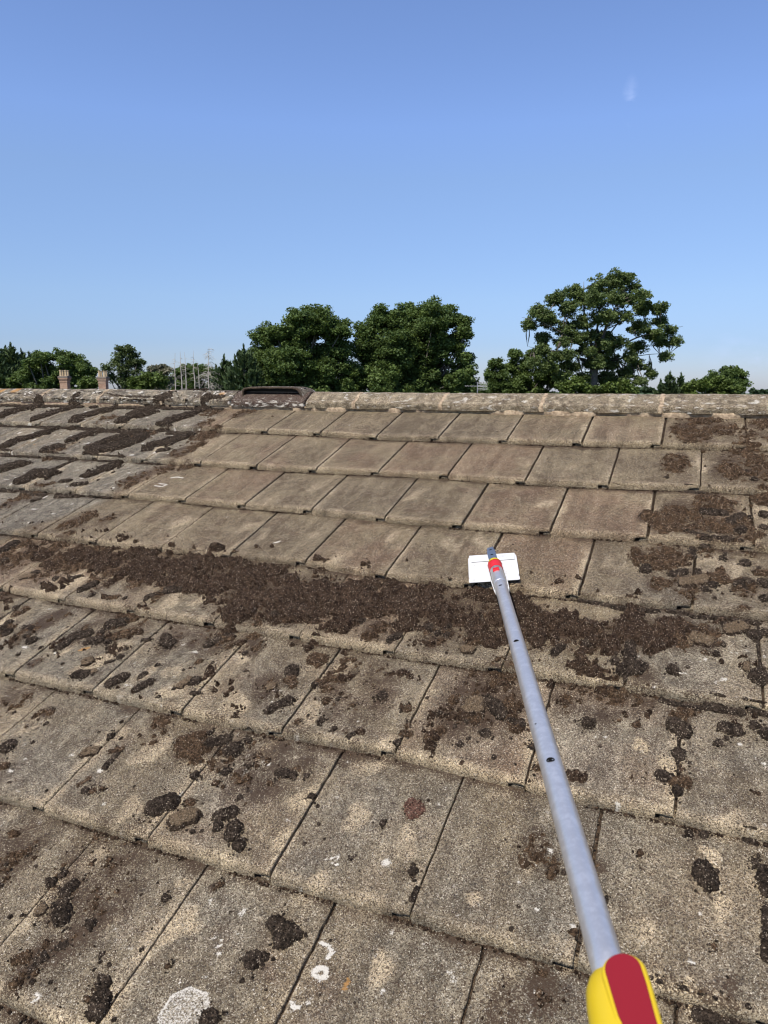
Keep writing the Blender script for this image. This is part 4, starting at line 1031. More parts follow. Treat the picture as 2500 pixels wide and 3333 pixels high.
for x0, x1 in ((UL+.1, UL+.35), (UR-.35, UR-.1)):
    zr = -.09
    v = [(x0, ye+.25, GZ), (x0, yb-.25, GZ), (x0, yb-.25, ze-.0), (x0, .07, zr), (x0, ye+.25, ze)]
    v += [(x1, y, z) for _, y, z in v]
    w_.add(v, [(0, 1, 2, 3, 4), (9, 8, 7, 6, 5)]+[(i, i+5, (i+1) % 5+5, (i+1) % 5) for i in range(5)])
hp(w_.build('wall', MBRK))
for y in (ye-.012, yb+.012):
    for z0 in (GZ+1.0, GZ+3.6):
        for x0 in (-6.0, -3.4, -.8, 1.8):
            q = MB(); q.box((x0+.6, y, z0+.55), (1.2, .03, 1.1)); wo_ = hp(q.build('window', MGLASS))
            q = MB(); yy = y-.02 if y < 0 else y+.02
            for bx, bz, dx, dz in ((.6, 1.12, 1.3, .07), (.6, -.02, 1.3, .07), (-.02, .55, .07, 1.07), (1.22, .55, .07, 1.07), (.6, .55, .05, 1.07)):
                q.box((x0+bx, yy, z0+bz), (dx, .05, dz))
            fr_ = q.build('window_frame', MWHITE); fr_.parent = wo_
q = MB(); q.tube([(UL, ye-.30, ze-.02), (UR, ye-.30, ze-.02)], .055, 12); hp(q.build('gutter', MBLK))
q = MB(); q.box(((UL+UR)/2, ye-.12, ze-.06), (UR-UL-.02, .22, .02)); hp(q.build('soffit', MWHITE))

# ------------------------------------------------------------------ moss
def to_local(P, loc): return P-np.asarray(loc)
ROWNAME = ['ridge', 'first', 'second', 'third', 'fourth', 'fifth', 'sixth', 'seventh', 'eighth', 'ninth', 'tenth']
_T = ['twenty', 'thirty']
ORD = ['leftmost', 'second', 'third', 'fourth', 'fifth', 'sixth', 'seventh', 'eighth', 'ninth', 'tenth', 'eleventh', 'twelfth', 'thirteenth', 'fourteenth', 'fifteenth', 'sixteenth', 'seventeenth', 'eighteenth', 'nineteenth', 'twentieth']
for _a in ('twenty', 'thirty', 'forty'): ORD += [_a+'-'+x for x in ['first']+ORD[1:9]]+([{'twenty': 'thirtieth', 'thirty': 'fortieth', 'forty': 'fiftieth'}[_a]])

CT = np.array(cam.matrix_world)[:3, 3]
def cpos(c):
    p = np.mean(c[0], 0); return p
def app(c):
    p = cpos(c); w = toworld(p[0], p[1], 0.); L = sum(math.dist(a, b) for a, b in zip(c[0][:-1], c[0][1:]))
    return (c[1]+.4*L)/np.linalg.norm(w-CT)
order = sorted(range(len(CLUMPS)), key=lambda i: -app(CLUMPS[i]))
keep = set(order[:292])
def clump_mesh(pts, r, kind, seed, stepk=1.0):
    P = np.array(pts); r = r*(1.42 if kind == 's' else .8 if kind == 'n' else 1.0); r_ = r*1.7
    if kind in 'sn': st = max(r/7, .0028)
    else: st = max(r/13, .00125)
    st *= stepk
    u = np.arange(P[:, 0].min()-r_, P[:, 0].max()+r_+st, st); v = np.arange(P[:, 1].min()-r_, P[:, 1].max()+r_+st, st)
    U, V = np.meshgrid(u, v); vs = 1.0 if kind in 'sn' else float(np.interp(P[:, 1].mean(), [-2.5, -1.8], [1.0, 1.28]))
    vm = P[:, 1].mean()
    f1 = .9/r if kind not in 'sn' else 1.3/r
    wa = 2.0 if kind == 's' else 1.0
    wob = wa*(fbm(U*f1, V*f1, seed*1.3, 2, seed)-.5)*.72+(fbm(U*f1*4, V*f1*4, seed*2.1, 2, seed+5)-.5)*.46+(fbm(U/.004, V/.004, seed*2.7, 2, seed+6)-.5)*min(.5, .0045/r)
    s = seg_d(pts, U, vm+(V-vm)/vs)/r*(1+wob)
    hm = {'k': .74, 'b': .64, 'r': .6, 't': .66, 's': .48, 'n': .9}[kind]*r
    hm = min(hm, .026)*(.8+.4*((seed*37 % 11)/11))
    cell = vn(U/.0032, V/.0032, seed, 3)
    h = hm*np.sqrt(np.clip(1-np.clip(s, 0, 1)**2.6, 0, 1))*(.72+.56*fbm(U*2.2/r, V*2.2/r, seed*.7, 3, seed+9))
    h = h*(.86+.28*vn(U/.009, V/.009, seed, 14))+(fbm(U/.0034, V/.0034, seed, 2, 4)-.5)*min(.0075, hm*.6)*(s < 1)
    h = np.where(s < 1, np.maximum(h, .0004), -.003)
    W = surf(U, V)+h
    F = grid_faces(*U.shape); ok = (s.ravel() < 1)[F].any(1); F = F[ok]
    use = np.unique(F); mp_ = np.full(U.size, -1); mp_[use] = np.arange(len(use))
    Pw = toworld(U, V, W).reshape(-1, 3)[use]
    if kind in 'sn' or P[:, 1].mean() > -.05: pass
    hh = np.clip(h/hm, 0, 1).ravel()[use]
    return Pw, mp_[F], np.stack([hh, hh, hh, hh], -1)
rowof = {}
info = []
for i in order[:292]:
    pts, r, kd, lab = CLUMPS[i]; p = cpos(CLUMPS[i])
    row = 0 if p[1] > -.03 else next((j for j in range(1, NROW+1) if p[1] >= float(nose(j, p[0]))-.009), 10)
    info.append([i, row, p[0], p[1]])
CNAME = {'k': 'black', 'b': 'brown', 'r': 'reddish', 't': 'tan-topped', 's': 'dark', 'n': 'black'}
byrow = {}
for t in info: byrow.setdefault(t[1], []).append(t)
def iscol(u, row): 
    return row > 0 and min(abs(u-x) for x in joints_of(row, u-.5, u+.5)) < .014
for row, L in byrow.items():
    cls = {}
    for t in sorted(L, key=lambda t: t[2]):
        pts, r, kd, lab = CLUMPS[t[0]]
        size = 'long' if kd in 'sn' else ('large' if r > .019 else 'mid-sized' if r > .0105 else 'small' if r > .0062 else 'tiny')
        c = (size, kd, iscol(t[2], row) and kd not in 'n')
        cls.setdefault(c, []).append(t)
    where = 'ridge capping' if row == 0 else '%s tile row' % ROWNAME[row]
    for c, T in cls.items():
        for n, t in enumerate(T):
            what = {'s': 'moss strip', 'n': 'moss fringe'}.get(c[1], 'moss clump')
            loc = ' over a joint' if c[2] else ''
            k_ = 'only one' if len(T) == 1 else 'leftmost' if n == 0 else '%s from left' % ORD[n]
            l = '%s %s %s%s, %s on the %s' % (c[0], CNAME[c[1]], what, loc, k_, where)
            t.append(l)
for t in info:
    pts, r, kd, lab = CLUMPS[t[0]]
    P, F, A = clump_mesh(pts, r, kd, t[0]+1)
    if len(F) == 0: continue
    c = toworld(t[2], t[3], float(surf(t[2], t[3])))
    nm = {'s': 'moss_strip', 'n': 'moss_fringe'}.get(kd, 'moss_clump')
    o = mesh_np(nm, P, F, MAT_OF[kd], None, {'fa': A}, True, loc=tuple(float(x) for x in c))
    tag(o, lab or t[4], 'moss', {'s': 'moss strips grown along the joints', 'n': 'moss fringes under the tile edges'}.get(kd, 'moss clumps scattered over the roof tiles'))

# the many smaller bits, debris band, crumbs: one mass
ICO = [(-1, 1.618, 0), (1, 1.618, 0), (-1, -1.618, 0), (1, -1.618, 0), (0, -1, 1.618), (0, 1, 1.618), (0, -1, -1.618), (0, 1, -1.618), (1.618, 0, -1), (1.618, 0, 1), (-1.618, 0, -1), (-1.618, 0, 1)]
ICO = np.array(ICO)/1.902
ICF = np.array([(0, 11, 5), (0, 5, 1), (0, 1, 7), (0, 7, 10), (0, 10, 11), (1, 5, 9), (5, 11, 4), (11, 10, 2), (10, 7, 6), (7, 1, 8), (3, 9, 4), (3, 4, 2), (3, 2, 6), (3, 6, 8), (3, 8, 9), (4, 9, 5), (2, 4, 11), (6, 2, 10), (8, 6, 7), (9, 8, 1)])
def ico2():
    V = [tuple(v) for v in ICO]; F = []; E = {}
    def mid(a, b):
        k = (min(a, b), max(a, b))
        if k not in E:
            m = (np.array(V[a])+np.array(V[b])); m /= np.linalg.norm(m); E[k] = len(V); V.append(tuple(m))
        return E[k]
    for a, b, c in ICF:
        x, y, z = mid(a, b), mid(b, c), mid(c, a); F += [(a, x, z), (b, y, x), (c, z, y), (x, y, z)]
    return np.array(V), np.array(F)
IC2, IF2 = ico2()
def scatter(name, U, V, R, mat, flat=.6, base=ICO, bf=ICF, sink=.25, Wb=None):
    n = len(U); rg = np.random.default_rng(len(U))
    ax = rg.normal(size=(n, 3, 3)); q, _ = np.linalg.qr(ax)
    B = base[None]*(1+rg.normal(0, .22, (n, len(base), 1)))
    B = B*(.65+.7*rg.random((n, 1, 3)))
    B = np.einsum('nij,nkj->nki', q, B)*R[:, None, None]
    B[:, :, 2] *= flat
    W = (surf(U, V) if Wb is None else Wb)+R*flat*(1-sink)*.8
    P = toworld(U[:, None]+B[:, :, 0], V[:, None]+B[:, :, 1], W[:, None]+B[:, :, 2]).reshape(-1, 3)
    F = (bf[None]+(np.arange(n)*len(base))[:, None, None]).reshape(-1, 3)
    return mesh_np(name, P, F, mat, None, {'fa': np.full((len(P), 4), .6)}, False)
# carpet
u = np.arange(-1.75, 1.5, .0038); v = np.arange(-2.05, -1.28, .0038); U, V = np.meshgrid(u, v)
B = band_f(U, V)
d2 = fbm(U*60, V*60, 0, 3, 101); d3 = fbm(U*170, V*170, 0, 2, 102); d1 = fbm(U*18, V*18, 0, 3, 103)
m = B*1.25-.68+(d1-.5)*2.4+(d2-.5)*1.2+(d3-.5)*.5
h = np.clip(m, 0, .7)*.017+np.where(m > 0, (1-np.abs(d2*2-1)**.7)*.006*np.clip(m*4, 0, 1)+np.abs(d3-.5)*.010+np.clip(fbm(U*100, V*100, 0, 2, 104)-.45, 0, 1)*.028, 0)
h = np.where(m > 0, h, -.003)
F = grid_faces(*U.shape); ok = (m.ravel() > 0)[F].any(1); F = F[ok]; use = np.unique(F); mp_ = np.full(U.size, -1); mp_[use] = np.arange(len(use))
carpet = mesh_np('moss_debris', toworld(U, V, surf(U, V)+h).reshape(-1, 3)[use], mp_[F], MP, None, {'fa': np.full((len(use), 4), .5)}, True)
tag(carpet, 'band of scraped-off brown moss litter lying across the fifth tile row', 'moss litter', kind='stuff')
# broken growth and litter on the other dirty tiles
u = np.arange(-2.25, 2.7, .0044); v = np.arange(-2.95, -.05, .0044); U, V = np.meshgrid(u, v)
D = np.zeros(U.shape)
for a_ in range(0, U.shape[0], 60): D[a_:a_+60] = discs(DIRT, U[a_:a_+60], V[a_:a_+60])
d2 = fbm(U*55, V*55, 0, 3, 111); d3 = fbm(U*160, V*160, 0, 2, 112); d1 = fbm(U*14, V*14, 0, 3, 113)
thr = np.where((U > .85) & (V > -1.36), .70, np.interp(V, [-2.1, -1.7, -1.5], [1.12, 1.0, .86]))
m = np.where(D > .03, D*.85-thr+(d1-.5)*1.3+(d2-.5)*1.5+(d3-.5)*.4, -1)
bl = fbm(U*105+.3, V*105, 0, 2, 114)
h = np.where(m > 0, np.clip(m, 0, .5)*.016+np.clip(bl-.42, 0, 1)*.022*np.clip(m*5, .25, 1)+np.abs(d3-.5)*.009+.0006, -.003)
F = grid_faces(*U.shape); ok = (m.ravel() > 0)[F].any(1); F = F[ok]; use = np.unique(F); mp_ = np.full(U.size, -1); mp_[use] = np.arange(len(use))
c2_ = mesh_np('moss_crust', toworld(U, V, surf(U, V)+h).reshape(-1, 3)[use], mp_[F], MBR, None, {'fa': np.full((len(use), 4), .5)}, True)
tag(c2_, 'broken crusts of dark brown moss on the uncleaned tiles', 'moss crust', kind='stuff')
def sample(n, wfun, seed, region=(-3.6, 1.6, -3.0, .0)):
    rg = np.random.default_rng(seed)
    U = rg.uniform(region[0], region[1], n); V = rg.uniform(region[2], region[3], n)
    # keep only what the view can hold, nearer bits finer
    k = rg.random(n) < wfun(U, V)
    return U[k], V[k], rg
def den(U, V):
    n1 = fbm(U*22, V*22, 0, 3, 120)
    D = np.clip(discs(DIRT, U, V), 0, 1)*sstep(.38, .62, n1); B = band_f(U, V)
    return np.clip(.95*sstep(.04, .6, B)+.65*D, 0, 1)
U, V, rg = sample(90000, den, 7, (-1.9, 1.6, -2.9, -.04))
big = rg.random(len(U)) < .11
R = .0009+.0024*rg.random(len(U))**2.4
s1 = scatter('moss_crumbs', U[~big], V[~big], R[~big], MP); tag(s1, 'fine brown moss crumbs strewn over the dirty patches of the roof', 'moss crumbs', kind='stuff')
Ub, Vb = U[big], V[big]; Rb = (.0026+.0070*rg.random(len(Ub))**2.6)*(.75+.25*(band_f(Ub, Vb) > .3))
s2 = scatter('moss_lumps', Ub, Vb, Rb, MBR, .55, IC2, IF2, .35); tag(s2, 'loose lumps of dark brown moss amid the litter', 'moss lumps', kind='stuff')
su = []; sv = []; sr = []
for i in order[:292]:
    pts, r_, kd, lab = CLUMPS[i]
    if kd in 'sn': continue
    n = int(8+900*r_); p = np.array(pts)[rg.integers(0, len(pts), n)]; a = rg.random(n)*2*math.pi; q = r_*(1.0+np.abs(rg.normal(0, .55, n)))
    su += list(p[:, 0]+np.cos(a)*q); sv += list(p[:, 1]+np.sin(a)*q*1.25); sr += list(.0010+.0026*rg.random(n)**2.5)
s7 = scatter('clump_crumbs', np.array(su), np.array(sv), np.array(sr), MK, .6, sink=.3); tag(s7, 'black crumbs fallen around the moss clumps', 'moss crumbs', kind='stuff')
# sparse crumbs everywhere, plus bits in joints and under nosings
def den2(U, V): return np.clip(.05+.3*sstep(.55, .72, fbm(U*9, V*9, 0, 3, 130))*(1-.8*(V > -1.36)*(U > -1.2)), 0, 1)
U, V, rg = sample(26000, den2, 9, (-3.4, 1.7, -3.0, -.04))
R = .0006+.0026*rg.random(len(U))**3.2
JU_ = []; JV_ = []; JR_ = []
for j, a in JL:
    if not (-3.6 < a < 1.7): continue
    n = int(60+50*rg.random()); dens = rg.random()
    v0, v1 = float(nose(j, a)), float(nose(j-1, a))
    vv = v0+.004+(v1-v0-.01)*rg.random(n); JU_ += list(a+rg.normal(0, .0013, n)); JV_ += list(vv); JR_ += list(.0012+.0014*rg.random(n))
s3 = scatter('moss_bits', np.concatenate([U, JU_]), np.concatenate([V, JV_]), np.concatenate([R, JR_]), MK, .6,
             Wb=np.concatenate([surf(U, V), surf(np.array(JU_), np.array(JV_))-.0085])); tag(s3, 'tiny black moss specks dotted over the tiles and in joints', 'moss specks', kind='stuff')
nu = rg.uniform(-3.4, 1.7, 17000); nj = rg.integers(1, 9, 17000); nvv = np.array([float(nose(int(j), x)) for j, x in zip(nj, nu)])
kk = fbm(nu*6, nj*3.3, 0, 3, 140) > .42
s4 = scatter('nosing_dirt', nu[kk], (nvv-.0095-.004*rg.random(17000)**1.5*1.6)[kk], (.0011+.0032*rg.random(17000)**2.5)[kk], MP, .7, sink=.1)
tag(s4, 'brown dirt crumbs lying in the lines under the tile edges', 'dirt crumbs', kind='stuff')
# the clumps too small to be counted
PP = []; FQ = []; AQ = []; n0 = 0
for i in order[292:]:
    pts, r, kd, lab = CLUMPS[i]
    P, F, A = clump_mesh(pts, r, kd, i+1, 1.3)
    if len(F): PP.append(P); FQ.append(F+n0); AQ.append(A); n0 += len(P)
s5 = mesh_np('small_moss_tufts', np.concatenate(PP), np.concatenate(FQ), MK, None, {'fa': np.concatenate(AQ)}, True)
tag(s5, 'smallest black moss tufts dotted between the larger clumps', 'moss tufts', kind='stuff')
# dark moss line growing under the old ridge capping and under the tile edges on the uncleaned left side
rgm = np.random.default_rng(31); n = 5200
mu = rgm.uniform(-3.3, -1.33, n); kk = fbm(mu*7, mu*0, 0, 3, 160) > .33; mu = mu[kk]
mv = -.036-np.abs(rgm.normal(0, .010, len(mu))); R_ = .002+.0058*rgm.random(len(mu))**2
mj = rgm.integers(1, 4, 4200); u2 = np.array([rgm.uniform(-3.3, -1.20-.02*j) for j in mj]); kk = fbm(u2*7, mj*2.7, 0, 3, 161) > .44; mj, u2 = mj[kk], u2[kk]
v2 = np.array([float(nose(int(j), x)) for j, x in zip(mj, u2)])-.010-np.abs(rgm.normal(0, .004, len(u2)))
s8 = scatter('edge_moss', np.concatenate([mu, u2]), np.concatenate([mv, v2]), np.concatenate([R_, .0018+.0050*rgm.random(len(u2))**2]), MK, .75, IC2, IF2, .2)
tag(s8, 'dark moss growing in a line under the old ridge capping and left tile edges', 'edge moss', kind='stuff')
# ridge growth
rgr = np.random.default_rng(77); n = 2600
ru = rgr.uniform(-3.3, -1.34, n); rs = rgr.uniform(2.2, 8, n); w_ok = fbm(ru*12, rs*.8, 0, 3, 150) > .47
ru, rs = ru[w_ok], rs[w_ok]
ry = np.interp(rs, range(len(RY)), RY); rz = np.interp(rs, range(len(RZ)), RZ)+.004
rv = ry*PC+rz*PS; rw = -ry*PS+rz*PC
s6 = scatter('ridge_moss', ru, rv, .0022+.006*rgr.random(len(ru))**2, MSTRIP, .5, IC2, IF2, .5, Wb=rw-.001); tag(s6, 'dark moss nodules covering the old ridge capping on the left', 'ridge moss', kind='stuff')

# ------------------------------------------------------------------ the scraper on its telescopic pole
PA = Vector((.45778, -1.17976, -.42791)); PD = Vector((.32206, -.94634, -.02934)).normalized()
cv_ = (Vector(CT)-(PA+PD*1.552)); PN = (cv_-PD*cv_.dot(PD)).normalized(); PSd = PN.cross(PD).normalized()
if PSd.x < 0: PSd = -PSd
def pp(t, s=0, n=0): return PA+PD*t+PSd*s+PN*n
MALU = NM('brushed_aluminium')
_a = MALU.noise(60, 5, .75); _b = MALU.noise(7, 3, .6); 
MALU.bump(MALU.noise(90, 4, .7), .0012, .5)
MALU = MALU.fin(MALU.mix(MALU.mr(_a, .42, .68), (.54, .54, .54), (.64, .64, .64)), MALU.mr(_a, .3, .7, .28, .36), .66, .5)
MYEL = NM('yellow_plastic').fin((.56, .40, .010), .38, 0, .45)
MRED = NM('red_plastic').fin((.55, .012, .016), .42, 0, .45)
MREDS = NM('red_soft_plastic').fin((.21, .006, .012), .6, 0, .35)
_m = NM('white_scraper_metal'); MPLT = _m.fin(_m.mix(_m.mr(_m.noise(38, 5, .7), .55, .75, 0, .55), (.54, .54, .53), (.30, .28, .24)), .5, 0, .4)
MBLUE = NM('blue_grey_steel').fin((.13, .17, .24), .45, .5)
MHOLE = NM('hole_shade').fin((.008, .008, .008), .9, 0, .05)  # near-black colour standing for the shade inside the holes
MINK = NM('grey_print').fin((.42, .43, .45), .7)
pole = empty('scraper_pole', PA, 'aluminium telescopic pole with yellow and red handle and white scraper blade held over the roof', 'scraper')
def pc(o, par=None):
    o.parent = par or pole
    if par is None: o.matrix_parent_inverse = Matrix.Translation(-PA)
    return o
q = MB(); q.tube([pp(t) for t in np.linspace(.10, 1.62, 24)], .0165, 40); tube = pc(q.build('tube', MALU, smooth=True))
q = MB(); q.tube([pp(t) for t in (.160, .19, .24, .290, .298)], [.0178, .0178, .0178, .0177, .0169], 40); pc(q.build('sleeve', MALU, smooth=True))
# white socket under the sleeve
q = MB()
n = 16; ring = []
for t, r in ((.085, .0185), (.13, .0200), (.25, .0200), (.33, .0180), (.345, .0172)):
    ring.append([pp(t, r*math.cos(a), r*math.sin(a)) for a in np.linspace(math.pi*.97, math.pi*2.03, n)])
v = [p for r in ring for p in r]; f = [(i*n+k, i*n+k+1, (i+1)*n+k+1, (i+1)*n+k) for i in range(len(ring)-1) for k in range(n-1)]
q.add(v, f); sk = pc(q.build('socket', MPLT, smooth=True)); md = sk.modifiers.new('s', 'SOLIDIFY'); md.thickness = .0025; md.offset = 1
# red collar dome with yellow sticker
q = MB(); q.tube([pp(t) for t in (.072, .075, .081, .090, .102, .120, .150, .166)], [.006, .0125, .0165, .0200, .0212, .0205, .0187, .0172], 32)
col_ = pc(q.build('collar', MRED, smooth=True))
q = MB()
n = 12; ring = [[pp(t, (r+.0006)*math.cos(a), (r+.0006)*math.sin(a)) for a in np.linspace(math.pi*.28, math.pi*.72, n)] for t, r in ((.086, .0195), (.092, .0203), (.098, .0208), (.104, .0211), (.110, .0213))]
q.add([p for r in ring for p in r], [(i*n+k, i*n+k+1, (i+1)*n+k+1, (i+1)*n+k) for i in range(4) for k in range(n-1)]); st_ = q.build('sticker', MYEL, smooth=True); pc(st_, col_)
# release button
q = MB(); F4 = Matrix((tuple(PSd)+(0,), tuple(PD)+(0,), tuple(PN)+(0,), (0, 0, 0, 1))).transposed()
def fr(t, s, n_):
    M = F4.copy(); M.translation = pp(t, s, n_); return M
q.prism([(-.0085, -.012), (.0085, -.012), (.0095, .012), (-.0095, .012)], .0060, fr(.205, 0, .0150)); bt = pc(q.build('release_button', MRED, bevel=.0018))
q = MB(); q.prism([(-.0075, -.0012), (.0075, -.0012), (.0075, .0012), (-.0075, .0012)], .0015, fr(.205, 0, .0205)); pc(q.build('grip_rib', MRED), bt)
# locking holes: flat near-black discs, the shade inside them put into the colour
HOLES = [(.352, .0045, 0), (.745, .0056, 0), (1.10, .0016, -.006), (1.213, .0062, .001)]
for t in HOLES:
    q = MB(); a_, b_h, s0 = t[1], t[1], t[2]
    P = []
    for R0 in (1.0, .0):
        for a in np.linspace(0, 2*math.pi, 20, endpoint=False):
            s = s0+a_*R0*math.cos(a); P.append(pp(t[0]+b_h*R0*math.sin(a), s, math.sqrt(max(.0165**2-s*s, 0))+.0003-.0006*(1-R0)))
    P = P[:20]+[pp(t[0], s0, math.sqrt(.0165**2-s0*s0)+.0002)]
    q.add(P, [(k, (k+1) % 20, 20) for k in range(20)]); pc(q.build('locking_hole_disc', MHOLE), tube)
# handle
q = MB(); ts_ = [.0, .006, .018, .035, .06, .10, .15, .19, .205, .212]; rs_ = [.0175, .022, .027, .0295, .031, .0325, .032, .028, .020, .010]
n = 40; rings = []
for t, r in zip(ts_, rs_):
    rings.append([pp(1.575+t, r*math.cos(a)*1.0, r*.82*math.sin(a)-.002) for a in np.linspace(0, 2*math.pi, n, endpoint=False)])
q.add([p for r in rings for p in r], [(i*n+k, i*n+(k+1) % n, (i+1)*n+(k+1) % n, (i+1)*n+k) for i in range(len(rings)-1) for k in range(n)]+[tuple(range(n))[::-1], tuple((len(rings)-1)*n+k for k in range(n))])
grip = pc(q.build('handle', MYEL, smooth=True))
def stad(w0, w1, l0, l1, off=0, notch=True):
    P = []
    for a in np.linspace(math.pi, 0, 19): P.append((math.cos(a)*(w0-off), -math.sin(a)*(w0-off)*1.05+l0))
    P += [((w0-off)*.99, l0+.02), (w1-off, l0+.055), (w1-off, l1)]
    P += [(-w1+off-.0, l1), (-w1+off, l0+.052), (-w1+off-.0012, l0+.046), (-w0*1.0+off+.0005, l0+.036)]
    return [(x, y) for x, y in P]
q = MB(); M = fr(1.579, .0125, .006); q.prism(stad(.0205, .0185, .020, .20), .0185, M); lev = pc(q.build('lever_rim', MYEL, bevel=.004, seg=4))
q = MB(); M = fr(1.579, .0125, .0245); q.prism(stad(.0205, .0185, .020,   .197, .0042), .0030, M); pc(q.build('soft_insert', MREDS, bevel=.0014, seg=3), lev)
# blade: flat white plate, folded flap along the top, bracket
T0 = Vector(tuple(toworld(.376, -1.2432, .004))); ex = Vector(tuple(toworld(.9559, .2920, 0.))).normalized(); b0 = Vector(tuple(toworld(.4204, -1.3891, .012)))
ey = (b0-T0); ey = (ey-ex*ey.dot(ex)).normalized(); en = ex.cross(ey)
if en.z < 0: en = -en
PM = Matrix((tuple(ex)+(0,), tuple(ey)+(0,), tuple(en)+(0,), (0, 0, 0, 1))).transposed(); PM.translation = T0
def pm(z):
    M = PM.copy(); M.translation = T0+en*z; return M
W_, H_ = .1478, .1535
rc = .006
def rrect(x0, y0, x1, y1, r, n=5):
    P = []
    for cx_, cy_, a0 in ((x1-r, y1-r, 0), (x0+r, y1-r, 90), (x0+r, y0+r, 180), (x1-r, y0+r, 270)):
        for a in np.linspace(a0, a0+90, n): P.append((cx_+r*math.cos(math.radians(a)), cy_+r*math.sin(math.radians(a))))
    return P
q = MB(); pl = [(0, .012), (.004, .004)]+[(W_-.004, .004), (W_, .012)]+[(W_+.001, H_*.80), (W_-.0015, H_*.82), (W_-.0015, H_*.86), (W_+.001, H_*.87), (W_+.001, H_-.003), (W_-.003, H_), (.003, H_), (0, H_-.003), (0, H_*.87), (.002, H_*.85), (.002, H_*.82), (0, H_*.80)]
q.prism(pl, .0016, pm(0)); plate = pc(q.build('scraper_blade', MPLT))
q = MB(); q.prism([(.002, 0), (W_-.004, 0), (W_-.0065, .038), (.010, .040)], .0018, pm(.0030)); flap = q.build('folded_flap', MPLT, bevel=.0007); pc(flap, plate)
q = MB()
for ln, (x0, x1) in enumerate(((.100, .115), (.092, .126), (.092, .128), (.094, .129), (.097, .121))):
    y = .008+ln*.0050; x = x0
    k = 0
    while x < x1:
        w = .0016+.0022*((k*37+ln*13) % 7)/7; q.box(T0+ex*(x+w/2)+ey*(y+.003*x0)+en*.0050, (.001, .001, .0002), M=PM.to_3x3() @ Matrix.Diagonal((w/.001, 1.15, 1))); x += w+.0011; k += 1
for k in range(4): q.box(T0+ex*.1335+ey*(.010+k*.006)+en*.0050, (.001, .001, .0002), M=PM.to_3x3() @ Matrix.Diagonal((1.2, 3.6, 1)))
pr = q.build('printed_text', MINK); pc(pr, plate)
# bracket
q = MB(); q.prism(rrect(-.0105, -.092, .0105, .080, .002), .003, fr(0, 0, .004)); br = pc(q.build('bracket', MBLUE, bevel=.0006))
q = MB(); q.box(pp(-.010, -.0115, -.002), (.003, .100, .014), M=F4.to_3x3()); q.box(pp(-.010, .0115, -.002), (.003, .100, .014), M=F4.to_3x3()); pc(q.build('bracket_cheek', MBLUE), br)
for t in (-.060, .000):
    q = MB(); q.tube([pp(t, 0, .0045), pp(t, 0, .0076)], .0042, 20); pc(q.build('bolt_hole_disc', MHOLE, smooth=False), br)  # bolt holes as raised discs, their inner shade put into the colour

# ------------------------------------------------------------------ ground
MGR = NM('grass'); MGR = MGR.fin(MGR.mix(MGR.mr(MGR.noise(.12, 6, .65), .35, .65), (.035, .065, .018), (.085, .11, .035)), .95)
n_ = 40; rr_ = [0]+list(np.geomspace(8, 3500, 26)); V = [(0, 0, GZ)]; F = []
for r in rr_[1:]:
    for k in range(n_): a = 2*math.pi*k/n_; V.append((r*math.cos(a), r*math.sin(a), GZ+(0 if r < 150 else 1.5*math.sin(a*3)*min(1, (r-150)/500))))
F += [(0, 1+k, 1+(k+1) % n_) for k in range(n_)]
for i in range(len(rr_)-2):
    for k in range(n_): F.append((1+i*n_+k, 1+(i+1)*n_+k, 1+(i+1)*n_+(k+1) % n_, 1+i*n_+(k+1) % n_))
q = MB(); q.add(V, F); tag(q.build('ground', MGR, smooth=True), kind='structure')

# ------------------------------------------------------------------ trees
def leafmat(name, a, b, tr=.25):
    M = NM(name); oi = M.attr('fa')[0]
    c = M.mix(oi, a, b)
    c = M.mix(M.mr(M.noise(.35, 3, .6), .35, .7, 0, .6), c, tuple(x*.62 for x in a))
    M.l(c, M.b.inputs['Base Color']); M.b.inputs['Roughness'].default_value = .62; M.b.inputs['Specular IOR Level'].default_value = .25
    t = M.n('ShaderNodeBsdfTranslucent'); M.l(M.mix(.5, c, (.12, .16, .02)), t.inputs['Color'])
    mx_ = M.n('ShaderNodeMixShader'); mx_.inputs[0].default_value = tr
    o = [x for x in M.t.nodes if x.type == 'OUTPUT_MATERIAL'][0]
    M.l(M.b.outputs[0], mx_.inputs[1]); M.l(t.outputs[0], mx_.inputs[2]); M.l(mx_.outputs[0], o.inputs[0]); return M.m
LM = {'broad': leafmat('leaf_dark', (.060, .102, .030), (.145, .205, .056), .34), 'oak': leafmat('leaf_oak', (.095, .138, .050), (.205, .262, .092), .38),
      'conifer': leafmat('leaf_conifer', (.036, .062, .026), (.085, .125, .045), .12), 'light': leafmat('leaf_light', (.065, .10, .022), (.13, .18, .04)),
      'airy': leafmat('leaf_airy', (.055, .085, .028), (.13, .165, .06)), 'beige': leafmat('leaf_beige', (.16, .155, .10), (.30, .28, .20)), 'far': leafmat('leaf_far', (.05, .09, .045), (.10, .14, .07))}
LM['light2'] = LM['light']
MBARK = NM('bark'); MBARK = MBARK.fin(MBARK.mix(MBARK.mr(MBARK.noise(3, 5, .7), .35, .65), (.075, .066, .054), (.15, .135, .11)), .95)
MDEAD = NM('dead_wood'); MDEAD = MDEAD.fin(MDEAD.mix(MDEAD.noise(4, 4), (.30, .27, .23), (.52, .48, .42)), .95)
EX = np.array([.92030, .39122, 0.]); EY = np.array([-.39122, .92030, 0.]); EZ = np.array([0, 0, 1.])
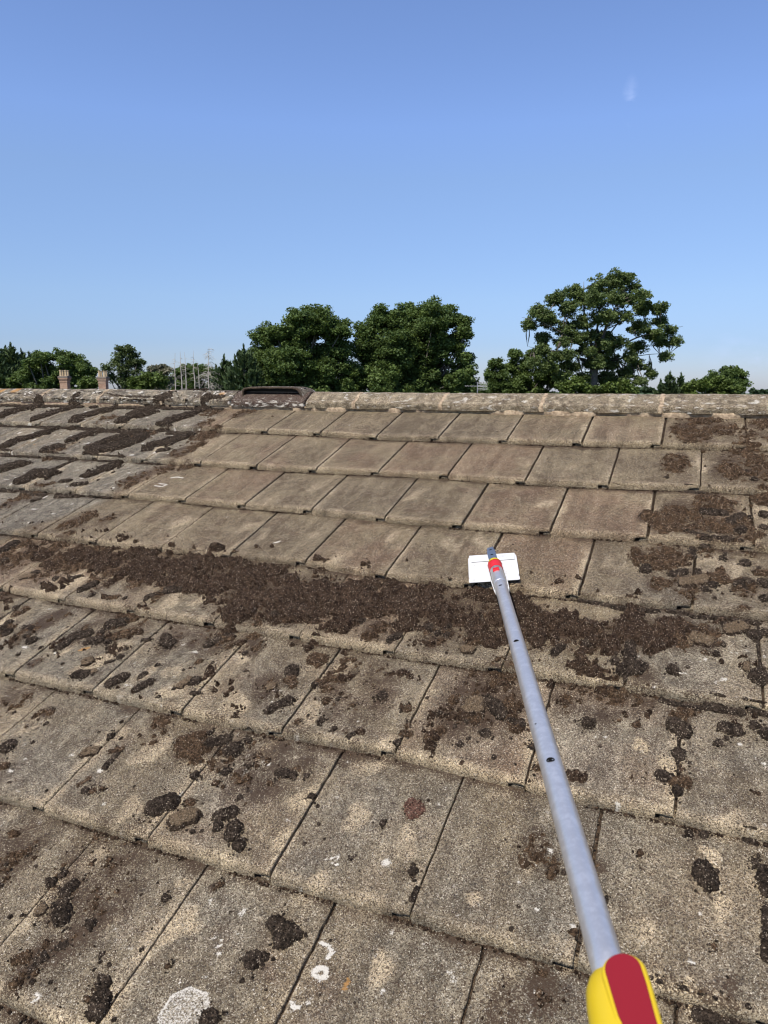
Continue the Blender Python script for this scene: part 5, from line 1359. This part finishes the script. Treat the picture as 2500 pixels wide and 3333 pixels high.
def leaves(P, size, rg, up=.55, elong=1.5, dirs=None):
    n = len(P)
    nrm = rg.normal(size=(n, 3)); nrm[:, 2] = np.abs(nrm[:, 2])+up; nrm /= np.linalg.norm(nrm, axis=1)[:, None]
    if dirs is None: t = np.cross(nrm, rg.normal(size=(n, 3)))
    else: t = dirs+rg.normal(0, .35, (n, 3)); nrm = np.cross(t, rg.normal(size=(n, 3)))
    t /= np.linalg.norm(t, axis=1)[:, None]; b = np.cross(nrm, t); b /= np.linalg.norm(b, axis=1)[:, None]
    s = (size*(.55+.9*rg.random(n)))[:, None]
    t = t*s*elong*.5; b = b*s*.5
    V = np.stack([P-t, P+b*.9-t*.15, P+t, P-b*.9-t*.15], 1).reshape(-1, 3)
    return V, np.arange(4*n).reshape(-1, 4)
TLAB = {
 'big_m1': ('broadleaf_tree', 'big dark green broadleaf tree with a pointed left shoulder, rising behind the ridge vent', 'tree'),
 'big_m2': ('broadleaf_tree', 'largest wide round-topped dark tree in the middle of the skyline', 'tree'),
 'oak': ('oak_tree', 'tall spreading oak with visible trunk and gaps in its crown, right of centre', 'tree'),
 'sm1': ('broadleaf_tree', 'small sparse dark tree just right of the television aerial', 'tree'),
 'sm2': ('broadleaf_tree', 'low dark bushy tree touching the left foot of the tall oak', 'tree'),
 'bush': ('leafy_bush', 'bright green bush at the right foot of the tall oak', 'bush'),
 'bush2': ('leafy_bush', 'light green bush at the left foot of the tall oak', 'bush'),
 'conR': ('conifer', 'small dark two-pointed conifer at the right, beside the low round tree', 'tree'),
 'round': ('broadleaf_tree', 'low round dome-shaped tree near the right edge of the skyline', 'tree'),
 'frontR': ('leafy_bush', 'paler yellow-green shrubbery in front of the dome-shaped tree on the right', 'bush'),
 'far1': ('far_tree', 'tiny distant hazy tree between the oak and the right conifer', 'tree'),
 'far2': ('far_tree', 'low distant trees at the far right edge of the skyline', 'tree'),
 'conL1': ('conifer', 'dark spiky conifer with the tallest tip of the far left group', 'tree'),
 'conL2': ('conifer', 'dark conifer cut off by the left edge of the photo', 'tree'),
 'conL3': ('conifer', 'dark conifer next to the round dark tree on the far left', 'tree'),
 'darkL': ('broadleaf_tree', 'dense round dark tree behind the left brick chimney', 'tree'),
 'feath': ('feathery_tree', 'loose grey-green feathery tree right of the second chimney', 'tree'),
 'byel': ('leafy_bush', 'yellowish green bush between the two brick chimneys', 'bush'),
 'b3': ('leafy_bush', 'low light green trees right of the feathery tree', 'bush'),
 'beige': ('pale_tree', 'pale beige-brown leaved tree behind, left of the bare trunks', 'tree'),
 'fgreen': ('broadleaf_tree', 'distant rounded green tree behind the bare dead trunks', 'tree'),
 'conM1': ('conifer', 'tall dark feathery conifer against the left side of the big trees', 'tree'),
 'conM2': ('conifer', 'shorter dark conifer just right of the bare dead trunks', 'tree')}
def tree(key, kind, bx, by, lobes, seed):
    rg = np.random.default_rng(seed); nm, lab, cat = TLAB[key]
    base = np.array([bx, by, GZ]); L = np.array(lobes)
    root = empty(nm, tuple(base), lab, cat, {'tree': 'trees beyond the roof ridge', 'bush': 'bushes beyond the roof ridge'}[cat])
    W_ = (L[:, 0].max()-L[:, 0].min())/2+L[:, 2].mean(); zt = (L[:, 1]+L[:, 2]).max()
    cx = L[:, 0].mean()
    if kind == 'oak': L[:, 1] -= .25
    LP = []; 
    for l, z, r in L:
        hw = math.sqrt(max(.05, 1-min(1, abs(l-cx)/W_)**2))
        for q_ in range(2 if kind in ('airy',) else 3 if kind not in ('conifer', 'far') else 1):
            dy = rg.uniform(-.75, .75)*W_*.62*hw*(1 if q_ else .4)
            dl, dz, rs_ = (0, 0, 1) if q_ == 0 else (rg.normal(0, .2*r), -abs(rg.normal(0, .2*r)), .85)
            LP.append((l+dl, dy, z+dz, r*rs_))
    # the crown goes on down behind the roof
    if kind in ('broad', 'light', 'light2', 'airy', 'beige'):
        lo = L[:, 1].min()
        for k in range(14): LP.append((cx+rg.uniform(-.8, .8)*W_*.8, rg.uniform(-.6, .6)*W_*.7, lo-rg.uniform(.5, 3.), W_*.32))
    if kind == 'oak':
        for k in range(0):
            a_ = rg.uniform(-1, 1); z_ = rg.uniform(2.2, 8.6); LP.append((a_*min(5.6, 1.2+z_*.75)*.8+.3, rg.uniform(-2.5, 2.8), z_, rg.uniform(.7, 1.25)))
    LP = np.array(LP)
    wpos = lambda a, b, z: base*np.array([1, 1, 0])+EX*a+EY*b+EZ*z
    PTS = []; CI = []; DR = []
    if kind == 'conifer':
        for (l, dy, z, r) in LP:
            top = z; H = top-GZ-1.0; R_ = r*1.15
            n = int(330*R_*2.2)
            for k in range(n):
                f = rg.random()**.62; zz = top-.12-f*min(H, 9.5); rad = (.06+R_*min(1, (top-zz)/(R_*2.6))**.8)
                a = rg.random()*2*math.pi; m_ = 16
                d = np.array([math.cos(a), math.sin(a), 0]); out_ = (rad*(1+.3*rg.normal()*.6))*np.linspace(.45, 1, m_)
                p = (EX*l+EY*dy)*1+base*np.array([1, 1, 0])
                P = p[None]+d[None]*out_[:, None]+EZ[None]*(zz+(np.linspace(0, 1, m_)**1.4*rad*.55-rad*.1))[:, None]+rg.normal(0, .05, (m_, 3))
                PTS.append(P); CI.append(np.full(m_, rg.random())); DR.append(np.repeat((d*.7+EZ*.8)[None], m_, 0))
            if True:
                P = wpos(l, dy, 0)[None]+EZ[None]*np.linspace(top-1.0, top+.25, 50)[:, None]+rg.normal(0, 1, (50, 3))*np.linspace(.16, .015, 50)[:, None]
                PTS.append(P); CI.append(np.full(50, .4)); DR.append(np.repeat(EZ[None], 50, 0))
        size, el = .17, 2.6
    else:
        dens = {'broad': 3.0, 'oak': 7.5, 'light': 3.4, 'light2': 3.2, 'airy': 2.6, 'beige': 2.0, 'far': 2.0}[kind]
        for (l, dy, z, r) in LP:
            nc = max(9, int(dens*5.0*r*r+6)); 
            for k in range(nc):
                d = rg.normal(size=3); d[2] = d[2]*.9+.15; d /= np.linalg.norm(d)
                c = wpos(l, dy, z)+ (EX*d[0]+EY*d[1]+EZ*d[2]*.9)*r*(rg.uniform(.35, 1.15 if kind == 'oak' else 1.08))
                cr_ = {'oak': .42, 'airy': .50}.get(kind, .54)*(.6+.8*rg.random())*min(1.15, max(.8, r/1.3))
                m_ = int((76 if kind in ('broad',) else 66 if kind == 'oak' else 42)*(cr_/.48)**2)+6
                P = rg.normal(size=(m_, 3)); P /= np.linalg.norm(P, axis=1)[:, None]; P *= (rg.random(m_)**.45)[:, None]*cr_; P[:, 2] *= .62
                PTS.append(c[None]+P); CI.append(np.clip(rg.random()*.7+.3*rg.random(m_), 0, 1))
        size, el = ({'oak': .135, 'airy': .14, 'far': .5, 'beige': .20, 'broad': .155}.get(kind, .18)), 1.35
    P = np.concatenate(PTS); ci = np.concatenate(CI)
    ok = P[:, 2] > -6.6; P, ci = P[ok], ci[ok]
    V, F = leaves(P, np.full(len(P), size), rg, elong=el, dirs=np.concatenate(DR)[ok] if DR else None)
    A = np.repeat(ci, 4)[:, None]*np.ones((1, 4))
    crown = mesh_np('crown', V-base, F, LM[kind], None, {'fa': A}); crown.parent = root
    # trunk and limbs
    q = MB(); rot = root
    def w2(a, b, z): return Vector(tuple(EX*a+EY*b+EZ*(z-GZ)))
    tr = {'oak': .62, 'conifer': .16, 'far': .2, 'airy': .2, 'light': .1, 'light2': .15}.get(kind, .38)
    H = zt-GZ
    fork = {'oak': 2.6, 'broad': -1.5, 'airy': -.5}.get(kind, -3.)
    if kind == 'conifer':
        for (l, dy, z, r) in LP: q.tube([w2(l, dy, GZ-.3), w2(l, dy, z-.4)], [tr, .02], 8)
    elif kind == 'oak':
        # trunk with the two leaders seen in the photograph, and fanned limbs
        q.tube([w2(0, 0, GZ-.4), w2(0, 0, GZ+.6), w2(.05, 0, -2), w2(0, 0, 1.2), w2(.1, 0, 2.6), w2(.15, 0, 3.3)], [1.0, .62, .50, .42, .36, .26], 14)
        main = [((.1, 0, 2.6), (.55, -.3, 4.6), (1.0, -.5, 6.6), (1.9, -.6, 8.3), (2.6, -.3, 9.6), .30), ((0, 0, 2.7), (-.25, .4, 4.5), (-.9, .6, 6.6), (-1.2, .3, 8.6), (-1.3, 0, 10), .27),
                ((.1, 0, 3.0), (.35, .9, 5.), (.6, 1.3, 7.2), (.9, 1.2, 9.2), (1.1, .8, 10.4), .22), ((-.1, 0, 2.3), (-1.4, -.6, 4.2), (-3.3, -1., 5.3), (-5.3, -1., 6.3), (-7.0, -.6, 6.7), .20),
                ((.1, 0, 2.4), (1.6, -.4, 3.9), (3.6, -.7, 4.9), (6.0, -.5, 5.6), (8.0, -.3, 6.0), .20), ((0, 0, 2.0), (-1.3, .8, 3.2), (-3.2, 1.4, 3.7), (-4.9, 1.5, 4.0), (-6.0, 1.5, 4.2), .15),
                ((0, 0, 1.9), (1.5, .8, 2.8), (3.4, 1.2, 3.2), (5.5, 1.0, 3.5), (7.3, .6, 3.6), .15), ((0, 0, 2.9), (-1.2, 1.6, 5.2), (-2.4, 2.2, 7.0), (-3.2, 2.2, 8.4), (-3.8, 2., 9.0), .17), ((.1, 0, 2.8), (1.5, 1.5, 5.), (3.0, 2.0, 6.9), (4.0, 1.8, 7.8), (4.6, 1.6, 8.4), .16)]
        MPT = []
        for m_ in main:
            P_ = [np.array(p) for p in m_[:5]]; r0 = m_[5]*.62
            q.tube([w2(*p) for p in P_], [r0, r0*.8, r0*.55, r0*.32, r0*.1], 9)
            for k in range(1, 5): MPT.append((P_[k], r0*(.8, .55, .32, .15)[k-1]))
            for k in range(1, 4): MPT.append(((P_[k]+P_[k+1])/2, r0*.4))
        for (l, dy, z, r) in LP:
            p = np.array([l, dy, z]); c = min(MPT, key=lambda m: np.linalg.norm(m[0]-p)+(1.6 if m[0][2] > p[2]-.2 else 0))
            m1 = (c[0]+p)/2+np.array([rg.normal(0, .15), rg.normal(0, .15), .15*r]); q.tube([w2(*c[0]), w2(*m1), w2(*p)], [min(.09, c[1]*.5), .055, .025], 6)
            for k in range(3):
                e = rg.normal(size=3); e[2] = abs(e[2]); e /= np.linalg.norm(e); q.tube([w2(*p), w2(*(p+e*r*.35)), w2(*(p+e*r*.6))], [.025, .018, .008], 4)
    else:
        q.tube([w2(cx*.2, 0, GZ-.3), w2(cx*.3, 0, fork-1), w2(cx*.6, 0, fork+1)], [tr*1.3, tr, tr*.7], 10)
        for (l, dy, z, r) in LP:
            if z < fork: continue
            m1 = (np.array([cx*.6, 0, fork])+np.array([l, dy, z]))/2+np.array([0, 0, -.3+.3*rg.normal()]); m1[0] += rg.normal(0, .3)
            q.tube([w2(cx*.5, 0, fork-.5), w2(*m1), w2(l, dy, z)], [tr*.32, tr*.22, .03], 6)
            if kind == 'airy':
                for k in range(5):
                    e = rg.normal(size=3); e /= np.linalg.norm(e); q.tube([w2(l, dy, z), w2(*(np.array([l, dy, z])+e*r*1.05))], [.022, .006], 4)
    tk = q.build('trunk', MBARK, smooth=True); tk.parent = root
for i, (key, kind, bx, by, lobes) in enumerate(TREES): tree(key, kind, bx, by, lobes, 100+i)
DL = ['leftmost bare dead trunk, thin and slightly leaning', 'second bare dead trunk from the left, behind the ridge', 'third bare dead trunk from the left, thin and straight', 'fourth bare dead trunk from the left, tall and pale',
      'shortest bare dead trunk, next to the twiggy one', 'rightmost and tallest dead conifer, covered in drooping bare twigs']
for i, (x, y, z) in enumerate(DEAD):
    rg = np.random.default_rng(500+i); q = MB(); H = z-GZ
    lean = rg.normal(0, .25); ln2 = .35 if i == 0 else lean
    P = [Vector((-ln2*(1-t), 0, H*t)) + Vector((rg.normal(0, .03), rg.normal(0, .03), 0)) for t in np.linspace(0, 1, 9)]
    q.tube(P, [.12, .105, .09, .075, .062, .05, .038, .026, .010], 7)
    full = i == 5
    nbr = 150 if full else 46
    for k in range(nbr):
        t = rg.uniform(.35, .985) if full else rg.uniform(.3, .95); a = rg.random()*2*math.pi; p = P[int(t*8)].lerp(P[min(8, int(t*8)+1)], t*8-int(t*8))
        Ln = (.25+2.0*(1-t)**.6)*(.7 if not full else 1.15)*rg.uniform(.35, 1); d = Vector((math.cos(a), math.sin(a), 0))
        dr = -.25 if full else rg.choice([-.2, -.1])
        q.tube([p, p+d*Ln*.5+Vector((0, 0, Ln*.12)), p+d*Ln+Vector((0, 0, Ln*dr))], [.016, .011, .004], 3, cap=False)
        if full or k % 2: 
            for s in (.45, .7, .9):
                m_ = p+d*Ln*s; e = Vector((rg.normal(), rg.normal(), -abs(rg.normal())*.6)).normalized(); q.tube([m_, m_+e*Ln*.28], [.006, .003], 3, cap=False)
    o = q.build('dead_conifer', MDEAD); o.location = (x, y, GZ); tag(o, DL[i], 'dead tree', 'bare dead trees on the left skyline')

# ------------------------------------------------------------------ terrace with the two chimney stacks, and the house that carries the aerial
MTILE = NM('slate'); MTILE = MTILE.fin(MTILE.mix(MTILE.noise(3, 4), (.10, .06, .045), (.20, .11, .08)), .9)
MPOT = NM('buff_pot'); MPOT = MPOT.fin(MPOT.mix(MPOT.noise(5, 3), (.34, .25, .15), (.50, .40, .26)), .85)
MLEAD = NM('stone_cap'); MLEAD = MLEAD.fin(MLEAD.mix(MLEAD.noise(6, 3), (.13, .11, .09), (.24, .20, .16)), .9)
def simple_house(loc, rz, label, w, d, hr, he, stacks):
    root = empty('brick_house', loc, label, 'house', None, rz)
    q = MB(); q.box((0, 0, he/2), (w, d, he)); 
    for sx in (-1, 1):
        x = sx*(w/2-.1); q.add([(x-.1, -d/2, he), (x-.1, d/2, he), (x-.1, 0, hr-.05), (x+.1, -d/2, he), (x+.1, d/2, he), (x+.1, 0, hr-.05)], [(0, 1, 2), (5, 4, 3), (0, 3, 4, 1), (1, 4, 5, 2), (2, 5, 3, 0)])
    q.build('wall', MBRK, root)
    q = MB(); o_ = .35; sl = (hr-he)/(d/2); t_ = .12
    for sy in (-1, 1):
        y0, y1 = sy*(d/2+o_), 0; z0, z1 = he-sl*o_, hr
        q.add([(-w/2-.3, y0, z0), (w/2+.3, y0, z0), (w/2+.3, y1, z1), (-w/2-.3, y1, z1), (-w/2-.3, y0, z0+t_), (w/2+.3, y0, z0+t_), (w/2+.3, y1, z1+t_), (-w/2-.3, y1, z1+t_)],
              [(0, 1, 2, 3), (7, 6, 5, 4), (0, 4, 5, 1), (1, 5, 6, 2), (2, 6, 7, 3), (3, 7, 4, 0)])
    q.build('roof', MTILE, root)
    for z0 in (1., 3.6):
        if z0+1.2 > he: continue
        for x0 in np.arange(-w/2+1.2, w/2-1.2, 2.4):
            q = MB(); q.box((x0+.5, -d/2-.012, z0+.55), (1., .03, 1.1)); f = q.build('window', MGLASS, root)
            q = MB()
            for bx, bz, dx, dz in ((.5, 1.12, 1.1, .07), (.5, -.02, 1.1, .07), (-.02, .55, .07, 1.07), (1.02, .55, .07, 1.07), (.5, .55, .05, 1.07)): q.box((x0+bx, -d/2-.03, z0+bz), (dx, .05, dz))
            f2 = q.build('window_frame', MWHITE); f2.parent = f
    for sx, sy, top in stacks:
        q = MB(); zc = top
        q.box((sx, sy, (hr-1.6+zc-.62)/2), (.50, .50, zc-.62-(hr-1.6)))
        for k, (ww, hh, z_) in enumerate(((.54, .075, zc-.58), (.52, .07, zc-.508), (.58, .075, zc-.435), (.64, .09, zc-.352))): q.box((sx, sy, z_), (ww, ww, hh-.004))
        ch = q.build('chimney', MBRK, root)
        q = MB(); q.box((sx, sy, zc-.262), (.68, .68, .086)); q.box((sx, sy, zc-.20), (.58, .58, .034)); q.build('chimney_cap', MLEAD, ch)
        for a, b in ((-.17, -.17), (.17, -.17), (-.17, .17), (.17, .17)):
            q = MB(); q.tube([(sx+a, sy+b, zc-.19), (sx+a, sy+b, zc-.15), (sx+a, sy+b, zc+.15), (sx+a, sy+b, zc+.155), (sx+a, sy+b, zc+.20)], [.10, .085, .075, .098, .095], 14); q.build('chimney_pot', MPOT, ch, smooth=False)
    return root
rzh = math.atan2(35.99-34.96, -36.65+39.08)
mid = ((-39.08-36.65)/2, (34.96+35.99)/2)
hd2 = math.hypot(36.65-39.08, 35.99-34.96)/2
simple_house((mid[0], mid[1], GZ), rzh, 'brick terrace house behind the ridge whose two corbelled chimneys show above it', 9.5, 8, 6.7, 4.9, [(-hd2, 0, 8.08), (hd2, 0, 8.05)])
simple_house((-11.0, 44.2, GZ), .25, 'low brick house hidden behind the ridge, below the television aerial', 11, 7.5, 6.3, 4.4, [])
# aerial
q0 = empty('tv_aerial', (-11.74, 41.6, GZ+4.6), 'grey multi-rod television aerial poking above the ridge left of the oak', 'aerial', None, .39)
MAER = NM('aerial_metal').fin((.40, .40, .42), .5, .6)
q = MB(); q.tube([(0, 0, 0), (0, 0, 2.9)], .022, 8); q.build('mast', MAER, q0)
q = MB(); q.tube([(-.78, 0, 2.72), (.42, 0, 2.72)], .012, 6); q.build('boom', MAER, q0)
for k, zz in enumerate((-.30, -.18, -.06, .06, .18, .28)):
    q = MB(); q.tube([(.05-.02*k, 0, 2.82+zz*.8-.1), (.62+.03*(k % 2), 0, 2.84+zz*.8-.1)], .010, 5); q.build('rod', MAER, q0)
q = MB(); q.tube([(.38, -.25, 2.45), (.38, -.25, 3.02)], .009, 5); q.tube([(.38, .25, 2.45), (.38, .25, 3.02)], .009, 5); q.build('reflector_frame', MAER, q0)
